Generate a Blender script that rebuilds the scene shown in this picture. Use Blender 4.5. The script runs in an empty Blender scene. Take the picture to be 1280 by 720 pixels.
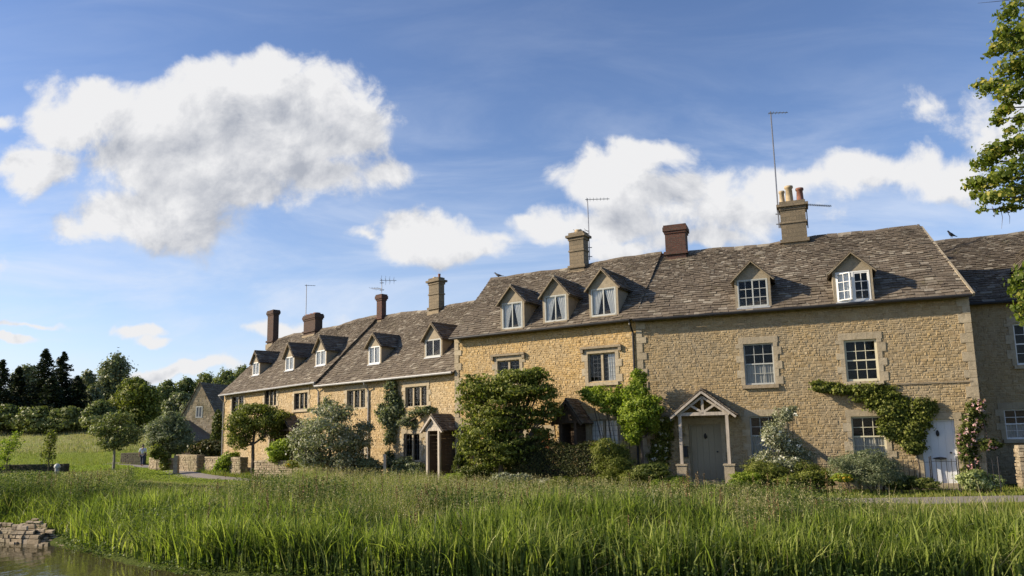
import bpy, math, random
import numpy as np
from mathutils import Vector, Matrix
R = math.radians
rnd = random.Random(7)
C = bpy.context.scene.collection
scene = bpy.context.scene

# ------------------------------------------------------------------ camera
FPX = 940.0; PITCH = R(8.4); ROLL = R(-1.1); CAM = Vector((0, 0, 1.9)); PPY = 406.0
cd = bpy.data.cameras.new('camera'); cam = bpy.data.objects.new('camera', cd); C.objects.link(cam)
cd.sensor_width = 36; cd.lens = 36 * FPX / 1280; cd.shift_y = (PPY - 360) / 1280
cd.clip_start = 0.1; cd.clip_end = 3000
CR = Matrix.Rotation(R(90) + PITCH, 3, 'X') @ Matrix.Rotation(ROLL, 3, 'Z')
cam.matrix_world = Matrix.Translation(CAM) @ CR.to_4x4()
scene.camera = cam

def ray(px, py):
    return CR @ Vector(((px - 640) / FPX, -(py - PPY) / FPX, -1))
def W(px, py, d):
    r = ray(px, py); return CAM + r * (d / r.y)
def G(px, py, z=0.0):
    r = ray(px, py); return CAM + r * ((z - CAM.z) / r.z)
def base_at(px, py, d, z=0.0):
    p = W(px, py, d); return Vector((p.x, p.y, z))

# ------------------------------------------------------------------ world and sun
SUN_EL, SUN_AZ = 27.0, 181.0          # azimuth counted from +X towards +Y
world = bpy.data.worlds.new('World'); scene.world = world; world.use_nodes = True
nt = world.node_tree; nt.nodes.clear()
def N(t, typ, **kw):
    n = t.nodes.new(typ)
    for k, v in kw.items(): setattr(n, k, v)
    return n
def mth(t, op, a, b=None, c=None, clamp=False):
    n = t.nodes.new('ShaderNodeMath'); n.operation = op; n.use_clamp = clamp
    for i, v in enumerate((a, b, c)):
        if v is None: continue
        if isinstance(v, (int, float)): n.inputs[i].default_value = v
        else: t.links.new(v, n.inputs[i])
    return n.outputs[0]
def smooth(t, v, a, b):
    n = t.nodes.new('ShaderNodeMapRange'); n.interpolation_type = 'SMOOTHSTEP'
    t.links.new(v, n.inputs[0]); n.inputs[1].default_value = a; n.inputs[2].default_value = b
    return n.outputs[0]
def mixc(t, f, a, b):
    n = t.nodes.new('ShaderNodeMix'); n.data_type = 'RGBA'
    for i, v in ((0, f), (6, a), (7, b)):
        if isinstance(v, (int, float)): n.inputs[i].default_value = v
        elif isinstance(v, tuple): n.inputs[i].default_value = (*v[:3], 1)
        else: t.links.new(v, n.inputs[i])
    return n.outputs[2]
def noise(t, vec, scale, detail=5, rough=.55, dist=0.0):
    n = N(t, 'ShaderNodeTexNoise'); n.inputs['Scale'].default_value = scale
    n.inputs['Detail'].default_value = detail; n.inputs['Roughness'].default_value = rough
    n.inputs['Distortion'].default_value = dist
    if vec is not None: t.links.new(vec, n.inputs['Vector'])
    return n.outputs['Fac']

sky = N(nt, 'ShaderNodeTexSky', sky_type='NISHITA', sun_disc=False)
sky.sun_elevation = R(SUN_EL); sky.sun_rotation = R(90 - SUN_AZ)
sky.air_density = 1.0; sky.dust_density = 0.6; sky.ozone_density = 3.0; sky.altitude = 200
tc = N(nt, 'ShaderNodeTexCoord'); sp = N(nt, 'ShaderNodeSeparateXYZ'); nt.links.new(tc.outputs['Generated'], sp.inputs[0])
yy = mth(nt, 'MAXIMUM', sp.outputs[1], 0.02)
cu = mth(nt, 'DIVIDE', sp.outputs[0], yy); cv = mth(nt, 'DIVIDE', sp.outputs[2], yy)
front = smooth(nt, sp.outputs[1], 0.05, 0.3)
cmb = N(nt, 'ShaderNodeCombineXYZ'); nt.links.new(cu, cmb.inputs[0]); nt.links.new(cv, cmb.inputs[1])
# clouds: soft ellipses of the sky dome direction broken up by noise
BLOBS = [(125,128,80,38,1),(205,135,90,45,1),(265,100,60,42,1),(320,90,62,38,1),(400,115,78,46,1),(445,150,50,50,1),
 (330,165,130,66,1.1),(225,190,110,62,1.1),(395,215,62,34,1),(165,270,84,40,1),(225,285,80,42,1),(480,218,36,16,.5),(90,150,52,24,.8),(300,235,90,35,1),
 (45,207,58,34,1),(-12,148,34,12,.6),
 (525,290,62,26,.95),(575,312,60,24,.95),(505,310,48,26,.8),(445,305,34,8,.6),(625,300,30,12,.5),
 (800,196,70,26,1),(735,215,52,34,1),(835,235,120,38,.9),(905,262,120,36,.85),(740,280,90,24,.9),(1000,222,110,26,.75),(1100,218,95,28,.85),
 (1200,228,90,30,.7),(1250,180,60,50,.6),(668,270,20,12,.8),(1140,215,60,30,.9),(1160,147,26,22,.38),(870,300,90,18,.7),(780,310,70,20,.6),
 (165,411,34,9,.9),(185,421,26,6,.8),(12,420,28,6,.9),(240,462,80,11,1),(190,462,30,9,.8),(350,405,60,9,.6),(30,400,40,4,.4),(1350,150,90,50,.6),(-90,330,90,40,1)]
fmax = None
wn1 = noise(nt, cmb.outputs[0], 2.6, 3, .5); wn2 = N(nt, 'ShaderNodeTexNoise'); wn2.inputs['Scale'].default_value = 5.0; wn2.inputs['Detail'].default_value = 4
nt.links.new(cmb.outputs[0], wn2.inputs['Vector'])
wsep = N(nt, 'ShaderNodeSeparateColor'); nt.links.new(wn2.outputs['Color'], wsep.inputs[0])
wn3 = N(nt, 'ShaderNodeTexNoise'); wn3.inputs['Scale'].default_value = 17.0; wn3.inputs['Detail'].default_value = 5; nt.links.new(cmb.outputs[0], wn3.inputs['Vector'])
ws3 = N(nt, 'ShaderNodeSeparateColor'); nt.links.new(wn3.outputs['Color'], ws3.inputs[0])
cuw = mth(nt, 'ADD', cu, mth(nt, 'MULTIPLY', mth(nt, 'SUBTRACT', wsep.outputs[0], .5), .10))
cuw = mth(nt, 'ADD', cuw, mth(nt, 'MULTIPLY', mth(nt, 'SUBTRACT', ws3.outputs[0], .5), .05))
cvw = mth(nt, 'ADD', cv, mth(nt, 'MULTIPLY', mth(nt, 'SUBTRACT', wsep.outputs[1], .5), .08))
cvw = mth(nt, 'ADD', cvw, mth(nt, 'MULTIPLY', mth(nt, 'SUBTRACT', ws3.outputs[1], .5), .045))
def field(du, dv):
    f = None
    for (px, py, rx, ry, a) in BLOBS:
        d = ray(px, py); d2 = ray(px + rx, py); d3 = ray(px, py - ry)
        u0, v0 = d.x / d.y, d.z / d.y
        ru = abs(d2.x / d2.y - u0) * 1.25; rv = abs(d3.z / d3.y - v0) * 1.25
        a1 = mth(nt, 'MULTIPLY_ADD', cuw, 1 / ru, -(u0 + du) / ru); b1 = mth(nt, 'MULTIPLY_ADD', cvw, 1 / rv, -(v0 + dv) / rv)
        q = mth(nt, 'MULTIPLY_ADD', a1, a1, mth(nt, 'MULTIPLY', b1, b1))
        g = mth(nt, 'MULTIPLY_ADD', mth(nt, 'SQRT', q), -a, a)
        f = g if f is None else mth(nt, 'SMOOTH_MAX', f, g, .25)
    return f
base_f = field(0, 0)
def fade(vec_off):
    ad = N(nt, 'ShaderNodeVectorMath', operation='ADD'); nt.links.new(cmb.outputs[0], ad.inputs[0]); ad.inputs[1].default_value = vec_off
    return noise(nt, ad.outputs[0], 10.0, 12, .62, .25)
n0 = fade((0, 0, 0)); n1 = fade((-.022, .03, 0))
dens = mth(nt, 'MULTIPLY_ADD', mth(nt, 'SUBTRACT', n0, .5), 2.5, mth(nt, 'MULTIPLY', base_f, 1.45))
alpha = smooth(nt, dens, .04, .66)
relief = mth(nt, 'SUBTRACT', n0, n1)            # lit towards the sun, grey away from it
sun_f = field(.035, -.06)
side = mth(nt, 'SUBTRACT', sun_f, base_f)        # more cloud between here and the sun: greyer
thick_ = smooth(nt, mth(nt, 'ADD', base_f, mth(nt, 'MULTIPLY', mth(nt, 'SUBTRACT', noise(nt, cmb.outputs[0], 6.5, 6, .55), .5), .9)), .1, .95)
shade = mth(nt, 'MULTIPLY_ADD', side, -.9, mth(nt, 'MULTIPLY_ADD', relief, 2.7, mth(nt, 'MULTIPLY_ADD', thick_, -.62, .96)), clamp=True)
ccol = mixc(nt, shade, (2.3, 2.45, 2.8), (4.6, 4.6, 4.66))
# thin veils
mp = N(nt, 'ShaderNodeMapping'); nt.links.new(cmb.outputs[0], mp.inputs[0]); mp.inputs['Scale'].default_value = (1.3, 5.5, 1); mp.inputs['Rotation'].default_value = (0, 0, R(-7))
veil = smooth(nt, noise(nt, mp.outputs[0], 1.9, 9, .6, .6), .36, .78)
low = mth(nt, 'SUBTRACT', 1.0, smooth(nt, cv, .12, .55))
veila = mth(nt, 'MULTIPLY', mth(nt, 'MULTIPLY', veil, mth(nt, 'MULTIPLY_ADD', low, .85, .10)), front)
hs = N(nt, 'ShaderNodeHueSaturation'); nt.links.new(sky.outputs[0], hs.inputs['Color']); hs.inputs['Saturation'].default_value = 1.04; hs.inputs['Value'].default_value = 1.0
tint = N(nt, 'ShaderNodeMix'); tint.data_type = 'RGBA'; tint.blend_type = 'MULTIPLY'; tint.inputs[0].default_value = 1
nt.links.new(hs.outputs[0], tint.inputs[6]); nt.links.new(mixc(nt, smooth(nt, cv, .0, .75), (1.04, .94, .97), (.84, .80, .88)), tint.inputs[7])
hazef = mth(nt, 'MULTIPLY', mth(nt, 'SUBTRACT', 1.0, smooth(nt, cv, -.02, .42)), .38)
c0_ = mixc(nt, hazef, tint.outputs[2], (3.3, 3.9, 4.9))
c1 = mixc(nt, veila, c0_, (4.1, 4.45, 5.1))
c2 = mixc(nt, mth(nt, 'MULTIPLY', alpha, front), c1, ccol)
bg = N(nt, 'ShaderNodeBackground'); nt.links.new(c2, bg.inputs[0]); bg.inputs[1].default_value = 0.112
out = N(nt, 'ShaderNodeOutputWorld'); nt.links.new(bg.outputs[0], out.inputs[0])

sl = bpy.data.lights.new('sun', 'SUN'); sl.energy = 4.6; sl.angle = R(.6); sl.color = (1.0, .86, .66)
so = bpy.data.objects.new('sun', sl); C.objects.link(so)
sd = Vector((math.cos(R(SUN_AZ)) * math.cos(R(SUN_EL)), math.sin(R(SUN_AZ)) * math.cos(R(SUN_EL)), math.sin(R(SUN_EL))))
so.rotation_euler = sd.to_track_quat('Z', 'Y').to_euler(); so.location = sd * 60
vs = scene.view_settings; vs.view_transform = 'Standard'; vs.look = 'None'; vs.exposure = 0.75; vs.gamma = 1.0
scene.cycles.max_bounces = 6; scene.cycles.transparent_max_bounces = 12; scene.cycles.caustics_reflective = False; scene.cycles.caustics_refractive = False
world.cycles.sampling_method = 'MANUAL'; world.cycles.sample_map_resolution = 512

# ------------------------------------------------------------------ helpers
def tag(o, label=None, cat=None, group=None, kind=None):
    if label: o['label'] = label
    if cat: o['category'] = cat
    if group: o['group'] = group
    if kind: o['kind'] = kind
    return o
def empty(name, loc, rz=0.0, **kw):
    o = bpy.data.objects.new(name, None); C.objects.link(o); o.location = loc; o.rotation_euler = (0, 0, rz)
    o.empty_display_size = .3
    return tag(o, **kw)
class MB:
    def __init__(s): s.v = []; s.f = []; s.m = None
    def add(s, vs_, fs_):
        b = len(s.v); s.v += [tuple(p) for p in vs_]; s.f += [tuple(b + i for i in f) for f in fs_]; return s
    def box(s, a, b, tx=0.0):
        x0, y0, z0 = a; x1, y1, z1 = b
        return s.add([(x0,y0,z0),(x1,y0,z0),(x1,y1,z0),(x0,y1,z0),(x0+tx,y0+tx,z1),(x1-tx,y0+tx,z1),(x1-tx,y1-tx,z1),(x0+tx,y1-tx,z1)],
              [(0,3,2,1),(4,5,6,7),(0,1,5,4),(1,2,6,5),(2,3,7,6),(3,0,4,7)])
    def quad(s, *p): return s.add(p, [tuple(range(len(p)))])
    def beam(s, p, q, w, h, up=(0, 0, 1)):
        p = Vector(p); q = Vector(q); d = (q - p).normalized(); up = Vector(up)
        a = d.cross(up)
        if a.length < 1e-3: a = d.cross(Vector((0, 1, 0)))
        a.normalize(); b = a.cross(d).normalized(); vs_ = []
        for c in (p, q):
            for i, j in ((-1,-1),(1,-1),(1,1),(-1,1)): vs_.append(c + a * i * w / 2 + b * j * h / 2)
        return s.add(vs_, [(0,1,2,3),(7,6,5,4),(0,4,5,1),(1,5,6,2),(2,6,7,3),(3,7,4,0)])
    def tube(s, pts, rad, n=8, cap=True):
        pts = [Vector(p) for p in pts]; rs = rad if isinstance(rad, (list, tuple)) else [rad] * len(pts)
        b = len(s.v)
        for i, p in enumerate(pts):
            d = (pts[min(i + 1, len(pts) - 1)] - pts[max(i - 1, 0)]).normalized()
            a = d.cross(Vector((0, 0, 1)) if abs(d.z) < .9 else Vector((1, 0, 0))).normalized(); c = d.cross(a)
            for k in range(n):
                t = 2 * math.pi * k / n; s.v.append(tuple(p + (a * math.cos(t) + c * math.sin(t)) * rs[i]))
        for i in range(len(pts) - 1):
            for k in range(n):
                k2 = (k + 1) % n; s.f.append((b+i*n+k, b+i*n+k2, b+(i+1)*n+k2, b+(i+1)*n+k))
        if cap: s.f.append(tuple(b + k for k in range(n))); s.f.append(tuple(b + (len(pts) - 1) * n + k for k in range(n)))
        return s
    def lathe(s, c, prof, n=14):
        b = len(s.v)
        for r, z in prof:
            for k in range(n):
                t = 2 * math.pi * k / n; s.v.append((c[0] + r * math.cos(t), c[1] + r * math.sin(t), c[2] + z))
        for i in range(len(prof) - 1):
            for k in range(n):
                k2 = (k + 1) % n; s.f.append((b+i*n+k, b+i*n+k2, b+(i+1)*n+k2, b+(i+1)*n+k))
        s.f.append(tuple(b + (len(prof) - 1) * n + k for k in range(n)))
        return s
    def build(s, name, mat, parent=None, smooth_=False, **kw):
        me = bpy.data.meshes.new(name); me.from_pydata(s.v, [], s.f); me.update()
        if smooth_: me.polygons.foreach_set('use_smooth', [True] * len(me.polygons))
        me.materials.append(mat); o = bpy.data.objects.new(name, me); C.objects.link(o)
        if parent: o.parent = parent
        return tag(o, **kw)
def np_mesh(name, verts, quads, mat, parent=None, **kw):
    me = bpy.data.meshes.new(name); nv = len(verts); nf = len(quads); k = quads.shape[1]
    me.vertices.add(nv); me.vertices.foreach_set('co', verts.astype(np.float32).ravel())
    me.loops.add(nf * k); me.loops.foreach_set('vertex_index', quads.astype(np.int32).ravel())
    me.polygons.add(nf); me.polygons.foreach_set('loop_start', np.arange(0, nf * k, k, dtype=np.int32))
    me.update(calc_edges=True); me.materials.append(mat)
    o = bpy.data.objects.new(name, me); C.objects.link(o)
    if parent: o.parent = parent
    return tag(o, **kw)

# ------------------------------------------------------------------ materials
def newmat(name):
    m = bpy.data.materials.new(name); m.use_nodes = True; t = m.node_tree; t.nodes.clear()
    p = N(t, 'ShaderNodeBsdfPrincipled'); o = N(t, 'ShaderNodeOutputMaterial'); t.links.new(p.outputs[0], o.inputs[0])
    p.inputs['Specular IOR Level'].default_value = .3
    return m, t, p, o
def ramp(t, fac, stops):
    r = N(t, 'ShaderNodeValToRGB'); e = r.color_ramp.elements
    while len(e) > 1: e.remove(e[-1])
    e[0].position = stops[0][0]; e[0].color = (*stops[0][1], 1)
    for p, c in stops[1:]:
        k = e.new(p); k.color = (*c, 1)
    t.links.new(fac, r.inputs[0]); return r.outputs[0]
def bump(t, p, h, strength, dist):
    b = N(t, 'ShaderNodeBump'); b.inputs['Strength'].default_value = strength; b.inputs['Distance'].default_value = dist
    t.links.new(h, b.inputs['Height']); t.links.new(b.outputs[0], p.inputs['Normal'])
def objco(t, scale=None):
    tc_ = N(t, 'ShaderNodeTexCoord')
    if scale is None: return tc_.outputs['Object']
    m_ = N(t, 'ShaderNodeMapping'); m_.inputs['Scale'].default_value = scale; t.links.new(tc_.outputs['Object'], m_.inputs[0]); return m_.outputs[0]
def simple(name, col, rough=.6, var=.25, sc=12, bmp=.3, bd=.01, metal=0, stretch=None):
    m, t, p, o = newmat(name); oc = objco(t, stretch)
    n = noise(t, oc, sc, 6, .6)
    lo = tuple(c * (1 - var) for c in col); hi = tuple(min(1, c * (1 + var)) for c in col)
    t.links.new(ramp(t, n, [(.3, lo), (.7, hi)]), p.inputs['Base Color'])
    p.inputs['Roughness'].default_value = rough; p.inputs['Metallic'].default_value = metal
    if bmp: bump(t, p, n, bmp, bd)
    return m
def stone(name, cols, stain=(.5, .5, .5), stain_amt=.5, mul=1.0):
    m, t, p, o = newmat(name); oc = objco(t); geo = N(t, 'ShaderNodeNewGeometry')
    st = [(i / (len(cols) - 1), tuple(x * mul for x in c)) for i, c in enumerate(cols)]
    base = ramp(t, geo.outputs['Random Per Island'], st)
    big = smooth(t, noise(t, oc, .55, 5, .6, .4), .42, .68)
    stn = mixc(t, mth(t, 'MULTIPLY', big, stain_amt), base, stain)
    fine = noise(t, oc, 38, 6, .7); med = noise(t, oc, 7, 5, .6)
    c = mixc(t, smooth(t, med, .45, .75), stn, tuple(x * .78 * mul for x in cols[0]))
    run = smooth(t, noise(t, objco(t, (1.7, 1.7, .22)), 1.0, 6, .65), .5, .72)
    c = mixc(t, mth(t, 'MULTIPLY', run, .34), c, tuple(x * .55 for x in stain))
    k = N(t, 'ShaderNodeMix'); k.data_type = 'RGBA'; k.blend_type = 'MULTIPLY'; k.inputs[0].default_value = .55
    t.links.new(c, k.inputs[6]); t.links.new(ramp(t, fine, [(.25, (.55, .55, .55)), (.7, (1.25, 1.22, 1.18))]), k.inputs[7])
    t.links.new(k.outputs[2], p.inputs['Base Color']); p.inputs['Roughness'].default_value = .95
    bump(t, p, mth(t, 'ADD', fine, mth(t, 'MULTIPLY', med, 1.5)), .55, .018)
    return m
def brickish(name, c1, c2, mort, bw, bh, rough=.9, ax=(1, 1, 1)):
    m, t, p, o = newmat(name); oc = objco(t)
    s_ = N(t, 'ShaderNodeSeparateXYZ'); t.links.new(oc, s_.inputs[0]); cb = N(t, 'ShaderNodeCombineXYZ')
    t.links.new(mth(t, 'ADD', s_.outputs[0], s_.outputs[1]), cb.inputs[0]); t.links.new(s_.outputs[2], cb.inputs[1])
    nz = N(t, 'ShaderNodeTexNoise'); nz.inputs['Scale'].default_value = 6; t.links.new(oc, nz.inputs['Vector'])
    vm = N(t, 'ShaderNodeVectorMath', operation='MULTIPLY_ADD'); t.links.new(nz.outputs['Color'], vm.inputs[0]); vm.inputs[1].default_value = (.05, .035, 0); t.links.new(cb.outputs[0], vm.inputs[2])
    b = N(t, 'ShaderNodeTexBrick'); t.links.new(vm.outputs[0], b.inputs['Vector']); b.inputs['Scale'].default_value = 1
    b.inputs['Brick Width'].default_value = bw; b.inputs['Row Height'].default_value = bh; b.inputs['Mortar Size'].default_value = .008
    b.inputs['Color1'].default_value = (*c1, 1); b.inputs['Color2'].default_value = (*c2, 1); b.inputs['Mortar'].default_value = (*mort, 1)
    fine = noise(t, oc, 20, 6, .7)
    k = N(t, 'ShaderNodeMix'); k.data_type = 'RGBA'; k.blend_type = 'MULTIPLY'; k.inputs[0].default_value = .7
    t.links.new(b.outputs['Color'], k.inputs[6]); t.links.new(ramp(t, fine, [(.3, (.5, .5, .5)), (.7, (1.2, 1.2, 1.2))]), k.inputs[7])
    t.links.new(k.outputs[2], p.inputs['Base Color']); p.inputs['Roughness'].default_value = rough
    bump(t, p, mth(t, 'MULTIPLY_ADD', b.outputs['Fac'], -.6, fine), .8, .015)
    return m
def slate(name, cols, moss=.35):
    m, t, p, o = newmat(name); oc = objco(t); geo = N(t, 'ShaderNodeNewGeometry')
    st = [(i / (len(cols) - 1), c) for i, c in enumerate(cols)]
    base = ramp(t, geo.outputs['Random Per Island'], st)
    big = smooth(t, noise(t, oc, .5, 5, .6), .4, .7)
    c = mixc(t, mth(t, 'MULTIPLY', big, .45), base, tuple(x * .55 for x in cols[1]))
    lich = smooth(t, noise(t, oc, 9, 8, .75), .56, .66)
    c = mixc(t, mth(t, 'MULTIPLY', lich, .6), c, (.40, .37, .30))
    mo = smooth(t, noise(t, oc, 2.3, 6, .7), .58, .72)
    c = mixc(t, mth(t, 'MULTIPLY', mo, moss), c, (.13, .12, .05))
    t.links.new(c, p.inputs['Base Color']); p.inputs['Roughness'].default_value = .92
    bump(t, p, noise(t, oc, 30, 6, .7), .7, .012)
    return m
def leaf(name, dark, light, transl=.3, extra=None, rough=.5, nscale=1.2):
    m, t, p, o = newmat(name); geo = N(t, 'ShaderNodeNewGeometry'); oc = objco(t)
    nz = noise(t, oc, nscale, 3, .6)
    f = mth(t, 'MULTIPLY_ADD', mth(t, 'SUBTRACT', nz, .5), 1.3, geo.outputs['Random Per Island'], clamp=True)
    st = [(0.0, dark), (.75, light)]
    if extra: st.append((.97, extra))
    c = ramp(t, f, st); t.links.new(c, p.inputs['Base Color']); p.inputs['Roughness'].default_value = rough; p.inputs['Specular IOR Level'].default_value = .14
    tr = N(t, 'ShaderNodeBsdfTranslucent'); k = N(t, 'ShaderNodeMix'); k.data_type = 'RGBA'; k.blend_type = 'MULTIPLY'; k.inputs[0].default_value = 1
    t.links.new(c, k.inputs[6]); k.inputs[7].default_value = (1.5, 1.7, .7, 1); t.links.new(k.outputs[2], tr.inputs[0])
    mx = N(t, 'ShaderNodeMixShader'); mx.inputs[0].default_value = transl
    t.links.new(p.outputs[0], mx.inputs[1]); t.links.new(tr.outputs[0], mx.inputs[2]); t.links.new(mx.outputs[0], o.inputs[0])
    return m
def glassmat():
    m, t, p, o = newmat('window_glass'); t.nodes.remove(p)
    tr = N(t, 'ShaderNodeBsdfTransparent'); tr.inputs[0].default_value = (.95, .96, .95, 1)
    gl = N(t, 'ShaderNodeBsdfGlossy'); gl.inputs['Roughness'].default_value = .03
    b = N(t, 'ShaderNodeBump'); b.inputs['Strength'].default_value = .12; b.inputs['Distance'].default_value = .02; t.links.new(noise(t, objco(t), 5, 2), b.inputs['Height']); t.links.new(b.outputs[0], gl.inputs['Normal'])
    fr = N(t, 'ShaderNodeFresnel'); fr.inputs[0].default_value = 1.5; mx = N(t, 'ShaderNodeMixShader')
    t.links.new(mth(t, 'MULTIPLY_ADD', fr.outputs[0], .62, .0), mx.inputs[0]); t.links.new(tr.outputs[0], mx.inputs[1]); t.links.new(gl.outputs[0], mx.inputs[2]); t.links.new(mx.outputs[0], o.inputs[0])
    return m

YEL = [(.46,.31,.125),(.50,.35,.155),(.54,.385,.185),(.48,.325,.13),(.58,.44,.235)]
GRY = [(.34,.25,.132),(.375,.283,.155),(.40,.31,.18),(.355,.262,.13),(.43,.345,.215)]
M = {}
M['stoneA'] = stone('honey_grey_rubble', GRY, (.30,.26,.19), .55)
M['stoneB'] = stone('honey_rubble', YEL, (.42,.34,.22), .45)
M['stoneC'] = stone('pale_honey_rubble', [(.42,.30,.15),(.49,.36,.185),(.54,.41,.23),(.45,.32,.155),(.58,.46,.28)], (.44,.38,.28), .45)
M['mortar'] = simple('lime_mortar', (.40,.32,.20), .95, .2, 30, .6, .01)
M['drywall'] = stone('dry_stone', [(.26,.205,.135),(.34,.275,.19),(.43,.36,.26),(.29,.23,.15)], (.16,.15,.08), .6)
M['darkwall'] = stone('shade_dark_mossy_stone', [(.05,.045,.035),(.085,.075,.055),(.07,.065,.04)], (.04,.05,.02), .6)  # shade on the far walls put into a near-black base, with greenish blotches
M['ashlar'] = stone('dressed_stone', [(.36,.30,.20),(.42,.35,.24),(.47,.40,.28)], (.33,.29,.22), .5)
M['hood'] = stone('weathered_dressed_stone', [(.25,.20,.13),(.30,.24,.16),(.33,.27,.18)], (.2,.18,.14), .5)
M['render'] = stone('dormer_render', [(.33,.28,.20),(.34,.29,.21)], (.26,.22,.16), .6)
M['chimstone'] = brickish('chimney_stone', (.24,.19,.125), (.17,.14,.095), (.17,.14,.10), .38, .16)
M['chimbrick'] = brickish('old_red_brick', (.14,.06,.042), (.09,.05,.04), (.10,.085,.07), .22, .075)
M['darkbrick'] = brickish('sooty_brick', (.10,.055,.04), (.07,.045,.035), (.08,.07,.06), .22, .075)
SL = [(.085,.067,.05),(.15,.12,.088),(.115,.092,.067),(.175,.142,.105),(.13,.106,.078),(.31,.275,.215)]
M['roof'] = slate('stone_slates', SL)
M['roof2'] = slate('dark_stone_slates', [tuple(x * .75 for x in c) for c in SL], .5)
M['wallside'] = brickish('coursed_stone', (.40,.30,.17), (.31,.23,.13), (.30,.25,.17), .34, .13)
M['glass'] = glassmat()
M['cream'] = simple('cream_paint', (.62,.58,.42), .45, .06, 20, .1, .003)
M['white'] = simple('white_paint', (.74,.74,.72), .45, .05, 20, .1, .003)
M['greypaint'] = simple('grey_paint', (.42,.43,.40), .5, .1, 20, .1, .003)
M['darkframe'] = simple('dark_window_frame', (.10,.085,.07), .6, .2, 20, .1, .003)
M['lead'] = simple('lead', (.10,.11,.12), .5, .2, 20, 0)
M['flash'] = simple('lead_flashing', (.36,.38,.40), .45, .15, 8, .2, .01)
M['curtain'] = simple('net_curtain', (.82,.82,.80), .9, .08, 25, .2, .01)
M['blind'] = simple('grey_blind', (.42,.42,.40), .9, .08, 25, .1, .01)
M['gutter'] = simple('black_gutter', (.025,.025,.025), .4, .2, 9, .1, .004)
M['gutterg'] = simple('grey_gutter', (.30,.30,.29), .45, .2, 9, .1, .004)
M['oak'] = simple('weathered_oak', (.40,.35,.29), .8, .3, 14, .5, .008, stretch=(1, 1, .12))
M['darkoak'] = simple('dark_oak', (.085,.058,.038), .8, .35, 14, .5, .008, stretch=(1, 1, .12))
M['sage'] = simple('tan_door_paint', (.29,.255,.18), .55, .1, 18, .2, .003, stretch=(6, 6, .4))
M['doorwhite'] = simple('pale_door_paint', (.66,.68,.70), .5, .06, 18, .2, .003, stretch=(6, 6, .4))
M['doororange'] = simple('orange_door_wood', (.33,.12,.04), .6, .25, 12, .3, .004, stretch=(4, 4, .3))
M['iron'] = simple('black_iron', (.02,.02,.022), .45, .3, 20, .2, .003)
M['metal'] = simple('aerial_metal', (.22,.22,.23), .4, .2, 20, 0, metal=.6)
M['pot'] = simple('buff_clay', (.40,.31,.19), .8, .25, 10, .3, .01)
M['potred'] = simple('red_clay', (.22,.10,.07), .8, .25, 10, .3, .01)
M['bark'] = simple('bark', (.10,.08,.06), .95, .4, 16, .9, .02, stretch=(1, 1, .25))
M['barkpale'] = simple('pale_bark', (.24,.22,.18), .95, .35, 16, .8, .02, stretch=(1, 1, .25))
M['black'] = simple('dark_interior', (.02,.018,.015), .9, .2, 5, 0)  # near-black for the sheets behind windows and the hedge filling

# ------------------------------------------------------------------ ground
BANK = [(-90, 46), (-45, 31), (-28, 25.3), (-20, 23.0), (-14.6, 22.0), (-12.5, 20.9), (-10.2, 19.0), (-8.3, 17.1), (-6.4, 15.7), (-4.6, 15.0), (-2, 14.3), (1, 13.8), (4, 13.4), (8, 12.9), (13, 12.6), (30, 12), (90, 10)]
BX = np.array([p[0] for p in BANK]); BY = np.array([p[1] for p in BANK])
def bank_d(x, y):   # metres on the land side of the water line (approximate, corrected for its slope)
    yb = np.interp(x, BX, BY); s = (np.interp(x + .3, BX, BY) - np.interp(x - .3, BX, BY)) / .6
    return (y - yb) / np.sqrt(1 + s * s)
WATER = -.7
def ss(a, b, x): t = np.clip((x - a) / (b - a), 0, 1); return t * t * (3 - 2 * t)
def ground_z(x, y):
    x = np.asarray(x, float); y = np.asarray(y, float)
    d = bank_d(x, y)
    st = ss(-10.5, -13, x); z = -1.5 + .95 * ss(-1.6, .15, d) + .55 * (ss(0, 4.2, d) * (1 - st) + ss(.1, .9, d) * st)
    near = ss(-6.5, -11, d); z = z * (1 - near) + near * (.1)
    back = ss(66, 100, y + .15 * (x + 30)) * 4.6 + ss(100, 260, y) * 9
    z = z + back * ss(-4, -26, x)*1.0 + back * .35 * (1 - ss(-4, -26, x))
    z += .04 * np.sin(x * 1.3 + y * .7) * ss(.5, 3, d) * ss(-8.5, -10, x) + .05 * np.sin(x * .31) * np.sin(y * .23) * ss(38, 60, y)
    return z
xs = np.concatenate([np.linspace(-420, -62, 30), np.arange(-60, 40, .5), np.linspace(42, 420, 30)])
ys = np.concatenate([np.linspace(-120, -4, 16), np.arange(-3, 40, .4), np.arange(40, 130, 1.5), np.linspace(135, 900, 30)])
XX, YY = np.meshgrid(xs, ys); ZZ = ground_z(XX, YY)
nx, ny = len(xs), len(ys); idx = np.arange(nx * ny).reshape(ny, nx)
q = np.stack([idx[:-1, :-1].ravel(), idx[:-1, 1:].ravel(), idx[1:, 1:].ravel(), idx[1:, :-1].ravel()], 1)
m, t, p, o = newmat('ground_earth_and_grass'); oc = objco(t); sxyz = N(t, 'ShaderNodeSeparateXYZ'); t.links.new(oc, sxyz.inputs[0])
n1_ = noise(t, oc, 1.4, 8, .7); n2_ = noise(t, oc, 9, 8, .75); n3_ = noise(t, oc, .12, 5, .6)
near_c = ramp(t, n2_, [(.3, (.035, .045, .012)), (.5, (.075, .10, .022)), (.7, (.13, .14, .04))])
lawn_c = ramp(t, n2_, [(.3, (.11, .15, .022)), (.7, (.24, .28, .055))])
hay_c = mixc(t, smooth(t, n1_, .35, .65), ramp(t, n2_, [(.3, (.19, .19, .07)), (.7, (.36, .33, .16))]), (.19, .23, .06))
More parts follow.
